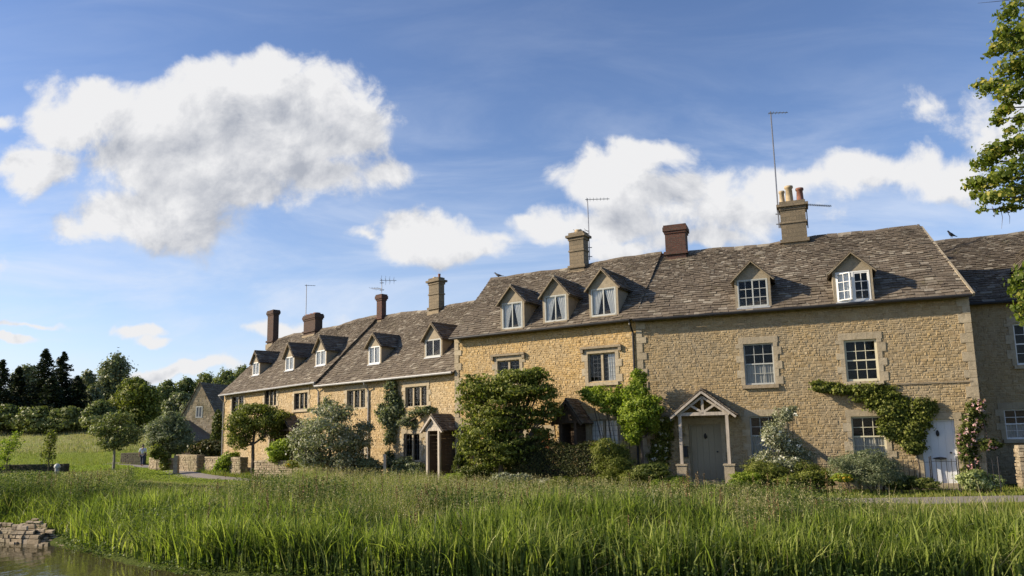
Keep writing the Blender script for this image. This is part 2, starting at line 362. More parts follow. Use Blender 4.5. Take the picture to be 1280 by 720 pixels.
yw = mth(t, 'ADD', sxyz.outputs[1], mth(t, 'MULTIPLY_ADD', n3_, 8, mth(t, 'MULTIPLY', sxyz.outputs[0], .15)))
c_ = mixc(t, smooth(t, yw, 44, 48), near_c, lawn_c); c_ = mixc(t, smooth(t, yw, 75, 79), c_, hay_c)
t.links.new(c_, p.inputs['Base Color']); p.inputs['Roughness'].default_value = 1; p.inputs['Specular IOR Level'].default_value = .05
bump(t, p, n2_, .9, .08)
gr = np_mesh('ground', np.stack([XX.ravel(), YY.ravel(), ZZ.ravel()], 1), q, m, kind='structure')
gr.data.polygons.foreach_set('use_smooth', [True] * len(gr.data.polygons))

m, t, p, o = newmat('stream_water'); oc = objco(t)
p.inputs['Base Color'].default_value = (.06, .05, .024, 1); p.inputs['Roughness'].default_value = .04; p.inputs['IOR'].default_value = 1.33; p.inputs['Specular IOR Level'].default_value = .8
bump(t, p, noise(t, objco(t, (1, .45, 1)), 3.2, 4, .5, .5), .22, .05)
MB().quad((-400, -30, WATER), (400, -30, WATER), (400, 60, WATER), (-400, 60, WATER)).build('water', m, kind='structure')

PATHC = [(60, 18.6), (30, 19.2), (13.4, 20.0), (9, 20.3), (5, 22.6), (1.5, 26.0), (-1.3, 28.4), (-5.5, 31.3), (-9, 33.8), (-12.6, 36.6), (-16, 40.2), (-19.3, 45.5), (-23, 52), (-29.5, 62), (-37, 70)]
def smooth_line(pts, n=6):
    P_ = [Vector((*p, 0)) for p in pts]; out = []
    for i in range(len(P_) - 1):
        a = P_[max(i - 1, 0)]; b = P_[i]; c = P_[i + 1]; d = P_[min(i + 2, len(P_) - 1)]
        for k in range(n):
            s = k / n; out.append(.5 * ((2 * b) + (c - a) * s + (2 * a - 5 * b + 4 * c - d) * s * s + (3 * b - 3 * c + d - a) * s ** 3))
    out.append(P_[-1]); return out
PL = smooth_line(PATHC)
pathm = simple('worn_tarmac', (.215, .19, .165), .95, .28, 25, .5, .01)
pb = MB(); PW = 1.0
rows = []
for i, c in enumerate(PL):
    d = (PL[min(i + 1, len(PL) - 1)] - PL[max(i - 1, 0)]).normalized(); nn = Vector((-d.y, d.x, 0)); row = []
    w = PW * (1 + .05 * math.sin(i * 1.7))
    for k in (-1.0, -.5, 0, .5, 1.0):
        pt = c + nn * w * k; row.append((pt.x, pt.y, float(ground_z(pt.x, pt.y)) + .05 - .02 * k * k))
    rows.append(row)
for a, b in zip(rows, rows[1:]):
    for k in range(4): pb.quad(a[k], a[k + 1], b[k + 1], b[k])
pb.build('path', pathm, smooth_=True, kind='structure')
PLX = np.array([p.x for p in PL][::-1]); PLY = np.array([p.y for p in PL][::-1])
def path_y(x): return np.interp(x, PLX, PLY)

# ------------------------------------------------------------------ stone, slate builders
def rubble(mb, mp_, u0, u1, z0, z1, holes=(), top=None, rr=rnd, hmin=.05, hmax=.105, wmin=.08, wmax=.28, pr=.015):
    z = z0
    while z < z1 - .02:
        h = min(rr.uniform(hmin, hmax), z1 - z)
        zc = z + h / 2
        segs = [(u0, u1)]
        for (a, b, c, d) in holes:
            if c < z + h * .6 and d > z + h * .4:
                ns = []
                for s_, e in segs:
                    if a > s_: ns.append((s_, min(e, a)))
                    if b < e: ns.append((max(s_, b), e))
                segs = [x for x in ns if x[1] - x[0] > .02]
        for s_, e in segs:
            u = s_
            while u < e - .015:
                w = rr.uniform(wmin, wmax) * (1 if h > .11 else .8)
                if e - u - w < .12: w = e - u
                if top is None or top(u + w / 2) > zc:
                    g = rr.uniform(.001, .005); p_ = rr.uniform(.25, 1) * pr; i_ = rr.uniform(.008, .02)
                    a, b, c, d = u + g, u + w - g, z + g, z + h - g
                    i_ = min(i_, (b - a) / 3, (d - c) / 3)
                    j = lambda: rr.uniform(-.006, .006)
                    tl = rr.uniform(-.008, .008)
                    mb.add([mp_(a+j(), .003, c+j()), mp_(b+j(), .003, c+j()), mp_(b+j(), .003, d+j()), mp_(a+j(), .003, d+j()),
                            mp_(a+i_, -p_-tl, c+i_), mp_(b-i_, -p_+tl, c+i_), mp_(b-i_, -p_+tl+j(), d-i_), mp_(a+i_, -p_-tl, d-i_)],
                           [(4,5,6,7),(0,1,5,4),(1,2,6,5),(2,3,7,6),(3,0,4,7)])
                u += w
        z += h
def holed(mb, u0, u1, z0, z1, holes, v=0.0, rev=.16):
    us = sorted({u0, u1} | {x for h in holes for x in h[:2] if u0 < x < u1}); zs = sorted({z0, z1} | {x for h in holes for x in h[2:] if z0 < x < z1})
    for a, b in zip(us, us[1:]):
        for c, d in zip(zs, zs[1:]):
            if any(h[0] < (a+b)/2 < h[1] and h[2] < (c+d)/2 < h[3] for h in holes): continue
            mb.quad((a, v, c), (b, v, c), (b, v, d), (a, v, d))
    for a, b, c, d in holes:
        e = v + rev
        mb.quad((a, v, c), (a, e, c), (a, e, d), (a, v, d)); mb.quad((b, v, c), (b, v, d), (b, e, d), (b, e, c))
        mb.quad((a, v, c), (b, v, c), (b, e, c), (a, e, c)); mb.quad((a, v, d), (a, e, d), (b, e, d), (b, v, d))
def slates(mb, O, U, S, Nn, ulen, slen, rr=rnd, c0=.165, c1=.085, w0=.27, w1=.13, sag=None, th=.03, lo=None, hi=None):
    """courses of separate stone slates up a slope. O origin at eave, U along, S up the slope, Nn outward."""
    O, U, S, Nn = map(Vector, (O, U, S, Nn)); s = 0.0; off = 0
    while s < slen - .03:
        f = s / slen; c = c0 + (c1 - c0) * f; wv = w0 + (w1 - w0) * f
        u = (lo(s) if lo else 0) - rr.uniform(0, .5) * wv; ue = hi(s) if hi else ulen; us_ = lo(s) if lo else 0
        first = True
        while u < ue:
            w = wv * rr.uniform(.55, 1.45); a, b = max(u, us_), min(u + w, ue); u += w
            if b - a < .03: continue
            t_ = th * rr.uniform(.7, 1.6); dr = rr.uniform(-.018, .022); e = s + min(c * 1.5, slen - s)
            g = rr.uniform(.002, .006); k = rr.uniform(-.006, .006)
            def P(uu, sv, n_):
                q_ = O + U * uu + S * sv + Nn * n_
                if sag: q_.z += sag(uu, sv)
                return q_
            mb.add([P(a+g, s-dr, .012), P(b-g, s-dr+k*2, .012), P(b-g, e, -.004), P(a+g, e, -.004),
                    P(a+g, s-dr, .012+t_+k), P(b-g, s-dr+k*2, .012+t_-k), P(b-g, e, .010), P(a+g, e, .010)],
                   [(4,5,6,7),(0,1,5,4),(1,2,6,5),(3,0,4,7)])
        s += c

# ------------------------------------------------------------------ houses
class House:
    def __init__(s, label, L, Rr, eave, ridge, half, stone_, roofm, seed, base=-.1, over=.3, cat='house', name='stone_cottage', depth=None):
        s.o = Vector((*L, 0)); d = Vector((*Rr, 0)) - s.o; s.len = d.length; s.rz = math.atan2(d.y, d.x)
        s.U = d.normalized(); s.V = Vector((-s.U.y, s.U.x, 0)); s.eave = eave; s.ridge = ridge; s.half = half
        s.root = empty(name, s.o, s.rz, label=label, cat=cat, group='honey stone cottages of the terrace')
        s.holes = []; s.stone = stone_; s.roofm = roofm; s.rr = random.Random(seed); s.base = base; s.over = over
        s.sl = (ridge - eave) / half; s.M = Matrix.Translation(s.o) @ Matrix.Rotation(s.rz, 4, 'Z'); s.Mi = s.M.inverted()
        s.dark = M['wallside']; s.p1, s.p2, s.am = s.rr.uniform(0, 6), s.rr.uniform(0, 6), s.rr.uniform(.03, .06)
    def fp(s, px, py, v=0.0):
        r = s.Mi.to_3x3() @ ray(px, py); c = s.Mi @ CAM; t_ = (v - c.y) / r.y; q_ = c + r * t_; return q_.x, q_.z
    def onroof(s, px, py):
        r = s.Mi.to_3x3() @ ray(px, py); c = s.Mi @ CAM   # z = eave + sl*y
        t_ = (s.eave + s.sl * c.y - c.z) / (r.z - s.sl * r.y); return c + r * t_
    def rect(s, x0, y0, x1, y1, v=0.0):
        xm, ym = (x0 + x1) / 2, (y0 + y1) / 2
        return s.fp(x0, ym, v)[0], s.fp(x1, ym, v)[0], s.fp(xm, y1, v)[1], s.fp(xm, y0, v)[1]
    def world(s, x, y, z): return s.M @ Vector((x, y, z))
    def sag(s, u, sv):
        f = sv / math.hypot(s.half, s.ridge - s.eave)
        return s.am * f * (math.sin(u * .62 + s.p1) + .5 * math.sin(u * 1.7 + s.p2)) + .012 * math.sin(u * 5 + sv * 3)
    def shell(s, kl=0.0, kr=0.0):   # kl, kr: how much the end walls run off square, metres per metre of depth
        rr = s.rr; L = s.len; mb = MB()
        rubble(mb, lambda u, v, z: (u, v, z), 0, L, s.base, s.eave - .02, s.holes, rr=rr)
        mb.build('wall', s.stone, s.root)
        mb = MB(); holed(mb, 0, L, s.base, s.eave - .02, s.holes, v=.002)
        mb.build('wall_core', M['mortar'], s.root)
        D = 2 * s.half; mb = MB()
        for u, k_ in ((0, kl), (L, kr)):
            mb.quad((u, .004, s.base), (u + k_*D, D, s.base), (u + k_*D, D, s.eave), (u + k_*s.half, s.half, s.ridge - .06), (u, .004, s.eave - .02))
        mb.quad((kl*D, D, s.base), (L + kr*D, D, s.base), (L + kr*D, D, s.eave), (kl*D, D, s.eave))
        mb.build('gable_wall', M['wallside'], s.root)
        # slopes
        th = math.atan(s.sl); ov = s.over; sl_len = math.hypot(s.half, s.ridge - s.eave) + ov / math.cos(th)
        S = Vector((0, math.cos(th), math.sin(th))); Nn = Vector((0, -math.sin(th), math.cos(th)))
        O = Vector((-.06, -ov, s.eave - ov * s.sl)); mb = MB(); ct = math.cos(th)
        lo = lambda q: kl * max(0, q*ct - ov); hi = lambda q: L + .12 + kr * max(0, q*ct - ov)
        lo2 = lambda q: -kr * (D - max(0, q*ct - ov)); hi2 = lambda q: L + .12 - kl * (D - max(0, q*ct - ov))
        slates(mb, O, (1, 0, 0), S, Nn, L + .12, sl_len, rr=rr, sag=s.sag, lo=lo, hi=hi)
        rf = mb.build('roof', s.roofm, s.root)
        mb = MB(); e = .05
        nseg = 24; us = [(L + .10) * i / nseg - .05 for i in range(nseg + 1)]
        def rz_(u): return s.sag(u, sl_len)
        def sk(u, v): f = (u + .05) / (L + .1); return u + (kl * (1 - f) + kr * f) * max(0, v)
        for a, b in zip(us, us[1:]):
            mb.quad((a, -ov + .03, s.eave - (ov-.03) * s.sl - e), (b, -ov + .03, s.eave - (ov-.03) * s.sl - e), (sk(b, s.half), s.half, s.ridge - e + rz_(b)), (sk(a, s.half), s.half, s.ridge - e + rz_(a)))
            mb.quad((sk(a, D), D + ov, s.eave - ov * s.sl - e), (sk(b, D), D + ov, s.eave - ov * s.sl - e), (sk(b, s.half), s.half, s.ridge - e + rz_(b)), (sk(a, s.half), s.half, s.ridge - e + rz_(a)))
        mb.build('roof_slab', M['roof2'], s.root)
        mb = MB(); slates(mb, (L + .06, D + ov, s.eave - ov * s.sl), (-1, 0, 0), Vector((0, -math.cos(th), math.sin(th))), Vector((0, math.sin(th), math.cos(th))), L + .12, sl_len, rr=rr, sag=lambda u, sv: s.sag(L - u, sv), c0=.3, c1=.2, w0=.7, w1=.4, lo=lo2, hi=hi2)
        mb.build('rear_roof', s.roofm, s.root)
        mb = MB(); u = -.06 + kl*s.half; ue = L + .06 + kr*s.half
        while u < ue - .05:
            w = min(rr.uniform(.35, .5), ue - u); z0 = s.ridge + s.sag(u, sl_len); z1 = s.ridge + s.sag(u + w, sl_len); g = .006; k = rr.uniform(0, .015)
            mb.add([(u+g, s.half-.17, z0-.13), (u+w-g, s.half-.17, z1-.13), (u+w-g, s.half, z1+.065+k), (u+g, s.half, z0+.065+k), (u+w-g, s.half+.17, z1-.13), (u+g, s.half+.17, z0-.13)],
                   [(0,1,2,3),(3,2,4,5),(0,3,5),(1,4,2)])
            u += w
        mb.build('ridge_tiles', s.roofm, s.root)
    def gutter(s, u0, u1, mat, pipes=()):
        y = -s.over - .04; z = s.eave - s.over * s.sl - .03
        MB().tube([(u0, y, z), (u1, y, z + .02)], .052, 8).build('gutter', mat, s.root)
        for u in pipes:
            MB().tube([(u, y, z - .02), (u, y + .02, z - .12), (u, -.06, z - .4), (u, -.06, s.base)], .04, 8).build('downpipe', mat, s.root)
    def quoins(s, u, side):
        mb = MB(); z = s.base; rr = s.rr; i = 0
        while z < s.eave - .05:
            h = min(rr.uniform(.22, .34), s.eave - .03 - z); w = .34 if i % 2 else .2
            a, b = (u - .012, u + w) if side > 0 else (u - w, u + .012)
            mb.box((a, -.034, z + .004), (b, .2 if i % 2 == 0 else .1, z + h - .006)); z += h; i += 1
        mb.build('quoins', M['ashlar'], s.root)
    # ---- windows
    def window(s, x0, y0, x1, y1, lights=1, nc=3, nr=4, fm='cream', fw=.05, bar=.018, style='sash', sill=True, hood=False, curtain=None, surround=True, rectv=None, v0=0.0, parent=None, hole=True, openl=False):
        a, b, c, d = rectv if rectv else s.rect(x0, y0, x1, y1)
        if hole: s.holes.append((a, b, c, d))
        par = parent or s.root; gv = v0 + (.10 if hole else .035)
        mb = MB(); fmat = M[fm]
        # frame
        mb.box((a, gv-.04, c), (a+fw, gv+.04, d)); mb.box((b-fw, gv-.04, c), (b, gv+.04, d))
        mb.box((a+fw, gv-.038, d-fw), (b-fw, gv+.038, d)); mb.box((a+fw, gv-.05, c), (b-fw, gv+.04, c+fw*1.3))
        ia, ib, ic, id_ = a+fw, b-fw, c+fw*1.3, d-fw
        if style == 'mull':
            w = root = mb.build('window', M['ashlar'] if fm == 'ashlar' else fmat, par)
            mw = .09
            ws = (ib - ia - mw * (lights - 1)) / lights
            mm = MB()
            for i in range(lights - 1): mm.box((ia + ws*(i+1) + mw*i, gv-.055, ic), (ia + (ws+mw)*(i+1), gv+.03, id_))
            if lights > 1: mm.build('mullion', M['ashlar'], w)
            lt = [(ia + (ws+mw)*i, ia + (ws+mw)*i + ws) for i in range(lights)]; barm = M['lead']; bd = .008
        else:
            w = mb.build('window', fmat, par); ws = (ib - ia) / lights
            lt = [(ia + ws*i, ia + ws*(i+1)) for i in range(lights)]; barm = fmat; bd = .02
            mm = MB()
            for (l0, l1) in lt:
                if lights > 1:
                    k = .022; mm.box((l0, gv-.03, ic), (l0+k, gv+.02, id_)); mm.box((l1-k, gv-.03, ic), (l1, gv+.02, id_)); mm.box((l0+k, gv-.028, ic), (l1-k, gv+.018, ic+k)); mm.box((l0+k, gv-.028, id_-k), (l1-k, gv+.018, id_))
            if lights == 1 and nr == 4:
                zm = (ic + id_) / 2; mm.box((ia, gv-.03, zm-.022), (ib, gv+.02, zm+.022))
            if mm.v: mm.build('sash', fmat, w)
        gb = MB()
        for l0, l1 in lt:
            for i in range(1, nc): x = l0 + (l1-l0)*i/nc; gb.box((x-bar/2, gv-.018, ic), (x+bar/2, gv-.018+bd, id_))
            for j in range(1, nr): z = ic + (id_-ic)*j/nr; gb.box((l0, gv-.0195, z-bar/2), (l1, gv-.0195+bd, z+bar/2))
        if gb.v: gb.build('glazing_bar', barm, w)
        pn = MB()
        for l0, l1 in lt:
            pn.quad((l0, gv, ic), (l1, gv, ic), (l1, gv, id_), (l0, gv, id_))
        pn.build('pane', M['glass'], w)
        cy = gv + .035
        def wavy(u0, u1, z0, z1, pinch=0, mat=M['curtain']):
            cb = MB(); n = max(8, int((u1-u0)/.02)); nz = 8; grid = []
            for j in range(nz + 1):
                zz = z0 + (z1-z0)*j/nz; t_ = j/nz; sh = pinch * (1 - t_)**.8 if pinch else 0
                row = []
                for i in range(n + 1):
                    f = i / n
                    if pinch > 0: uu = u0 + (u1-u0)*f*(1-sh)
                    elif pinch < 0: uu = u1 - (u1-u0)*(1-f)*(1+sh)
                    else: uu = u0 + (u1-u0)*f
                    row.append((uu, cy + .014*math.sin(i*1.5+j*.15), zz))
                grid.append(row)
            for r0, r1 in zip(grid, grid[1:]):
                for i in range(n): cb.quad(r0[i], r0[i+1], r1[i+1], r1[i])
            cb.build('curtain', mat, w, True)
        if curtain == 'pair': wavy(ia, ia+(ib-ia)*.5, ic, id_, .55); wavy(ib-(ib-ia)*.5, ib, ic, id_, -.55)
        elif curtain == 'half': wavy(ia, ib, ic, (ic+id_)/2, mat=M['blind'])
        elif curtain == 'full': wavy(ia, ib, ic, id_)
        elif curtain == 'sides': wavy(ia, ia+(ib-ia)*.2, ic, id_); wavy(ib-(ib-ia)*.2, ib, ic, id_)
        elif curtain == 'right': wavy(ib-(ib-ia)*.3, ib, ic, id_)
        MB().quad((ia-.1, gv+.5, ic-.1), (ib+.1, gv+.5, ic-.1), (ib+.1, gv+.5, id_+.1), (ia-.1, gv+.5, id_+.1)).build('dark_room_sheet', M['black'], w)  # near-black sheet behind the glass, painted dark for the unlit room
        if surround and hole:
            sb = MB(); rr = s.rr; z = c; i = 0
            mat = M['ashlar']
            while z < d - .02:
                h = min(rr.uniform(.2, .32), d - z)
                if d - z - h < .08: h = d - z
                for side in (-1, 1):
                    wd = .13 + (.12 if (i + (side > 0)) % 2 else 0)
                    if side < 0: sb.box((a-wd, -.03, z+.003), (a+.008, .05, z+h-.003))
                    else: sb.box((b-.008, -.03, z+.003), (b+wd, .05, z+h-.003))
                z += h; i += 1
            nseg = max(2, int((b-a)/.3))
            if hood: sb.box((a-.12, -.032, d-.005), (b+.12, .05, d+.17))
            else:
                for k in range(nseg):
                    x_0 = a - .16 + (b-a+.32)*k/nseg; x_1 = a - .16 + (b-a+.32)*(k+1)/nseg; sb.box((x_0+.002, -.031, d-.005), (x_1-.002, .05, d+.22))
            sb.build('stone_surround', mat, w)
        if sill and hole: MB().box((a-.1, -.1, c-.12), (b+.1, .1, c+.004), .012).build('sill', M['hood'] if sill == 'dark' else M['ashlar'], w)
        if hood:
            hb = MB(); z = d + .17; hb.box((a-.26, -.13, z), (b+.26, .0, z+.085), .01); hb.box((a-.26, -.11, z-.14), (a-.15, 0, z)); hb.box((b+.15, -.11, z-.14), (b+.26, 0, z)); hb.build('hood_mould', M['hood'], w)
        return w
    # ---- dormers
    def dormer(s, x0, y0, x1, y1, apex_y, fm='white', cheek='render', curtain=None, lights=2, nc=1, nr=1, pad=.09, openl=False, dark=False, rise=None):
        q_ = s.onroof((x0+x1)/2, y1 + 1.5); v = max(q_.y, .03 - s.over)
        a, b, c, d = s.rect(x0, y0, x1, y1, v); zr = s.fp((x0+x1)/2, apex_y, v)[1]
        A, B = a - pad, b + pad; zt = d + .07; mid = (A+B)/2; zr = max(zr, zt + .45*(B-A)/2); rr = s.rr
        zf = s.eave + s.sl * v
        mb = MB(); vb = (zt - s.eave) / s.sl; rb = (zr - s.eave) / s.sl
        # front face with hole, gable
        holed(mb, A, B, min(zf, c) - .12, zt, [(a, b, c, d)], v=v, rev=.05)
        mb.quad((A, v, zt), (B, v, zt), (mid, v, zr - .03))
        for X in (A, B): mb.quad((X, v, zf - .12), (X, vb, zt - .1), (X, vb, zt), (X, v, zt))
        dm = mb.build('dormer', M[cheek], s.root)
        s.window(0,0,0,0, lights=lights, nc=nc, nr=nr, fm=fm, fw=.035, bar=.02, style='casement', sill=False, curtain=curtain, surround=False, rectv=(a, b, c, d), v0=v, parent=dm, hole=False) if not openl else s.openwin(a, b, c, d, v, dm, fm)
        # little roof of slates each side
        oh = .13; ovx = .12; sl = (zr - zt) / (mid - A); ang = math.atan(sl)
        mb = MB(); ln = math.hypot(mid - A + ovx, (mid - A + ovx) * sl)
        zl = zt - ovx * sl
        dl = rb - v + oh + .05
        slates(mb, (A - ovx, v + dl - oh, zl), (0, -1, 0), (math.cos(ang), 0, math.sin(ang)), (-math.sin(ang), 0, math.cos(ang)), dl, ln, rr=rr, c0=.15, c1=.12, w0=.3, w1=.25)
        slates(mb, (B + ovx, v - oh, zl), (0, 1, 0), (-math.cos(ang), 0, math.sin(ang)), (math.sin(ang), 0, math.cos(ang)), dl, ln, rr=rr, c0=.15, c1=.12, w0=.3, w1=.25)
        e = .03
        for X, x2 in ((A - ovx, mid), (B + ovx, mid)):
            mb.quad((X, v-oh+.02, zl-e), (x2, v-oh+.02, zr-e), (x2, rb, zr-e), (X, rb, zl-e))
        mb.tube([(mid, v - oh, zr + .01), (mid, rb, zr + .02)], .05, 6)
        mb.build('dormer_roof', s.roofm, dm)
        MB().box((a - .05, v - .07, c - .05), (b + .05, v + .03, c - .003), .006).build('dormer_sill', M['flash'] if not dark else M['hood'], dm)
        mb = MB(); ap = Vector((mid, v - oh + .01, zr - .04))
        for X in (A - ovx, B + ovx): mb.beam((X, v - oh + .01, zl - .03), ap, .03, .075, (0, 1, 0))
        mb.build('bargeboard', M['hood'], dm)
        return dm
    def openwin(s, a, b, c, d, v, dm, fm):
        mid = (a + b) / 2; f = M[fm]
        w = MB().box((a, v-.01, c), (a+.04, v+.05, d)).box((b-.04, v-.01, c), (b, v+.05, d)).box((a+.04, v-.008, d-.04), (b-.04, v+.05, d)).box((a+.04, v-.02, c), (b-.04, v+.05, c+.05)).box((mid-.03, v-.008, c+.05), (mid+.03, v+.05, d-.04)).build('window', f, dm)
        def leafc(o, ux, n_):   # hinged casement: o hinge bottom, ux dir, width n_
            o = Vector(o); ux = Vector(ux).normalized(); nn = ux.cross(Vector((0, 0, 1))); h = d - c - .1; k = .035
            P = lambda u, z, q=0: o + ux*u + Vector((0, 0, z)) + nn*q
            fb = MB()
            def bar_(u0, u1, z0, z1): fb.add([P(u0,z0,-.02),P(u1,z0,-.02),P(u1,z0,.02),P(u0,z0,.02),P(u0,z1,-.02),P(u1,z1,-.02),P(u1,z1,.02),P(u0,z1,.02)], [(0,3,2,1),(4,5,6,7),(0,1,5,4),(1,2,6,5),(2,3,7,6),(3,0,4,7)])
            bar_(0, k, 0, h); bar_(n_-k, n_, 0, h); bar_(k, n_-k, 0, k); bar_(k, n_-k, h-k, h); bar_(n_/2-.01, n_/2+.01, k, h-k)
            for j in (1, 2): bar_(k, n_/2-.01, h*j/3-.01, h*j/3+.01); bar_(n_/2+.01, n_-k, h*j/3-.01, h*j/3+.01)
            sb = fb.build('sash', f, w); return P, h
        P, h = leafc((a+.04, v-.01, c+.05), (math.cos(R(28)), -math.sin(R(28)), 0), mid-a-.07)
        MB().quad(P(.03, .03), P(mid-a-.1, .03), P(mid-a-.1, h-.03), P(.03, h-.03)).build('pane', M['glass'], w)
        cb = MB()
        for i in range(14):
            x0_, x1_ = a+.05+(mid-a-.09)*i/14, a+.05+(mid-a-.09)*(i+1)/14
            cb.quad((x0_, v+.06+.012*(i%2), c+.05), (x1_, v+.06+.012*((i+1)%2), c+.05), (x1_, v+.06+.012*((i+1)%2), d-.05), (x0_, v+.06+.012*(i%2), d-.05))
        cb.build('curtain', M['curtain'], w)
        P, h = leafc((mid+.03, v+.02, c+.05), (1, 0, 0), b-mid-.07)
        MB().quad(P(.03, .03), P(b-mid-.1, .03), P(b-mid-.1, h-.03), P(.03, h-.03)).build('pane', M['glass'], w)
        MB().quad((a, v+.5, c-.1), (b, v+.5, c-.1), (b, v+.5, d), (a, v+.5, d)).build('dark_room_sheet', M['black'], w)  # same dark-painted sheet standing in for the unlit room
    # ---- chimney
    def chimney(s, x0, x1, ytop, mat, cap='steps', vd=.0, dep=.55, pots=(), zb=None, mouth=None):
        v = s.half + vd; ym = ytop + 15
        a = s.fp(x0, ym, v - dep/2)[0]; b = s.fp(x1, ym, v - dep/2)[0]; zt = s.fp((x0+x1)/2, ytop, v - dep/2)[1]
        # px span covers front face plus right flank; trim the width
        if cap != 'flush': w_ = (b-a); b = a + w_*(mouth or .78)
        zb = s.ridge - dep*.5*s.sl - .45; ch = MB()
        y0, y1 = v - dep/2, v + dep/2; k = .055
        ch.box((a+k, y0+k, zb), (b-k, y1-k, zt-.34))
        ch.box((a-.012, y0-.012, s.ridge - .12), (b+.012, y1+.012, s.ridge-.0)) if cap != 'plain' else None
        H_ = zt - s.ridge
        if cap == 'steps':
            ch.box((a+.02, y0+.02, s.ridge+H_*.42), (b-.02, y1-.02, s.ridge+H_*.42+.07), .01)
            ch.box((a+.02, y0+.02, zt-.34), (b-.02, y1-.02, zt-.22)); ch.box((a-.06, y0-.06, zt-.22), (b+.06, y1+.06, zt-.12)); ch.box((a+.04, y0+.04, zt-.12), (b-.04, y1-.04, zt))
        elif cap == 'brick':
            ch.box((a+.02, y0+.02, zt-.34), (b-.02, y1-.02, zt-.25)); ch.box((a-.02, y0-.02, zt-.25), (b+.02, y1+.02, zt-.08)); ch.box((a+.01, y0+.01, zt-.08), (b-.01, y1-.01, zt))
        else:
            ch.box((a+k, y0+k, zt-.34), (b-k, y1-k, zt-.2)); ch.box((a, y0, zt-.2), (b, y1, zt-.1)); ch.box((a+k, y0+k, zt-.1), (b-k, y1-k, zt))
        o = ch.build('chimney', M[mat], s.root)
        fl = MB().box((a, y0-.02, zb+.1), (b, y0+.03, s.ridge - dep*.5*s.sl + .02)); fl.build('flashing', M['hood'], o)
        for (f, r_, h, pm) in pots:
            MB().lathe((a+(b-a)*f, v, zt-.02), [(r_*1.15, 0), (r_*1.1, .05), (r_, .1), (r_*.85, h-.1), (r_*1.12, h-.08), (r_*1.12, h), (r_*.8, h), (r_*.8, h-.15)]).build('chimney_pot', M[pm], o, True)
        return (a, b, v, zt)
    # ---- doors
    def door(s, x0, y0, x1, y1, mat, fm='oak', knocker=True, slot=False, boards=5):
        a, b, c, d = s.rect(x0, y0, x1, y1); c = max(c, .0); s.holes.append((a, b, -.2, d))
        mb = MB(); n = boards; gv = .12
        for i in range(n): mb.box((a+.06+(b-a-.12)*i/n+.002, gv, c+.02), (a+.06+(b-a-.12)*(i+1)/n-.002, gv+.05, d-.07))
        mb.quad((a+.05, gv+.04, c), (b-.05, gv+.04, c), (b-.05, gv+.04, d), (a+.05, gv+.04, d))
        o = mb.build('door', M[mat], s.root)
        MB().box((a, gv-.04, c), (a+.06, gv+.08, d)).box((b-.06, gv-.04, c), (b, gv+.08, d)).box((a+.06, gv-.038, d-.06), (b-.06, gv+.08, d)).build('door_frame', M[fm], o)
        MB().box((a-.08, -.22, -.1), (b+.08, .14, c+.015)).build('doorstep', M['ashlar'], o)
        if knocker:
            kz = c + (d-c)*.78; MB().lathe(((a+b)/2, gv-.03, kz-.09), [(.02, 0), (.045, .04), (.05, .1), (.03, .17), (.0, .2)], 8).build('door_knocker', M['iron'], o)
            MB().tube([(b-.17, gv, c+.95), (b-.17, gv-.06, c+.95)], .03, 8).build('handle', M['iron'], o)
        if slot: MB().lathe(((a+b)/2, gv-.01, c+.78), [(.0, -.045), (.17, -.02), (.19, 0), (.17, .02), (0, .045)], 12).build('letterbox', M['iron'], o)
        sb = MB(); z = 0; i = 0
        while z < d - .02:
            h = min(.3, d-z)
            for sd_ in (-1, 1):
                wd = .12 + (.1 if (i+(sd_ > 0)) % 2 else 0)
                if sd_ < 0: sb.box((a-wd, -.03, z+.003), (a+.006, .05, z+h-.003))
                else: sb.box((b-.006, -.03, z+.003), (b+wd, .05, z+h-.003))
            z += h; i += 1
        sb.box((a-.2, -.032, d-.004), (b+.2, .05, d+.2)); sb.build('stone_surround', M['ashlar'], o)
        return o
    def porch(s, ax, ay, lx, rx, ey, depth, post_mat='oak', plinth=None, truss=True, sides=None, roofm=None, infill=False):
        v = -depth; am, az = s.fp(ax, ay, v); la, lz = s.fp(lx, ey, v); ra, _ = s.fp(rx, ey, v)
        mid = (la + ra) / 2; hw = (ra - la) / 2; sl = (az - lz) / hw; ang = math.atan(sl); ln = hw / math.cos(ang); mb = MB(); rr = s.rr
        pw = .1
        # barge boards / truss front
        for sgn in (-1, 1):
            mb.beam((mid + sgn*hw, v, lz), (mid, v, az), .07, .11, (0, 1, 0))
            mb.beam((mid + sgn*(hw-.22), v+.1, lz + .08), (mid, v+.1, az-.16), .07, .09, (0, 1, 0))
        tz = lz + .12; xi = hw - .22
        mb.box((mid-xi, v+.06, tz-.05), (mid+xi, v+.15, tz+.06))
        if truss:
            mb.beam((mid, v+.1, tz), (mid, v+.1, az-.15), .08, .08, (0, 1, 0))
            for sgn in (-1, 1): mb.beam((mid, v+.1, tz+.05), (mid+sgn*xi*.52, v+.1, tz+(az-tz)*.44), .07, .07, (0, 1, 0))
        if infill:
            nb = 6
            for i in range(nb):
                z_0 = tz + .06 + (az - .14 - tz) * i / nb; z_1 = tz + .06 + (az - .14 - tz) * (i + 1) / nb - .006; f0 = xi * (az - z_0 - .1) / (az - tz); f1 = xi * (az - z_1 - .1) / (az - tz)
                mb.add([(mid-f0, v+.09, z_0), (mid+f0, v+.09, z_0), (mid+f1, v+.09, z_1), (mid-f1, v+.09, z_1), (mid-f0, v+.12, z_0), (mid+f0, v+.12, z_0), (mid+f1, v+.12, z_1), (mid-f1, v+.12, z_1)], [(0,1,2,3),(4,5,6,7),(0,1,5,4),(3,2,6,7)])
        po = mb.build('porch', M[post_mat], s.root)
        ph = plinth or 0
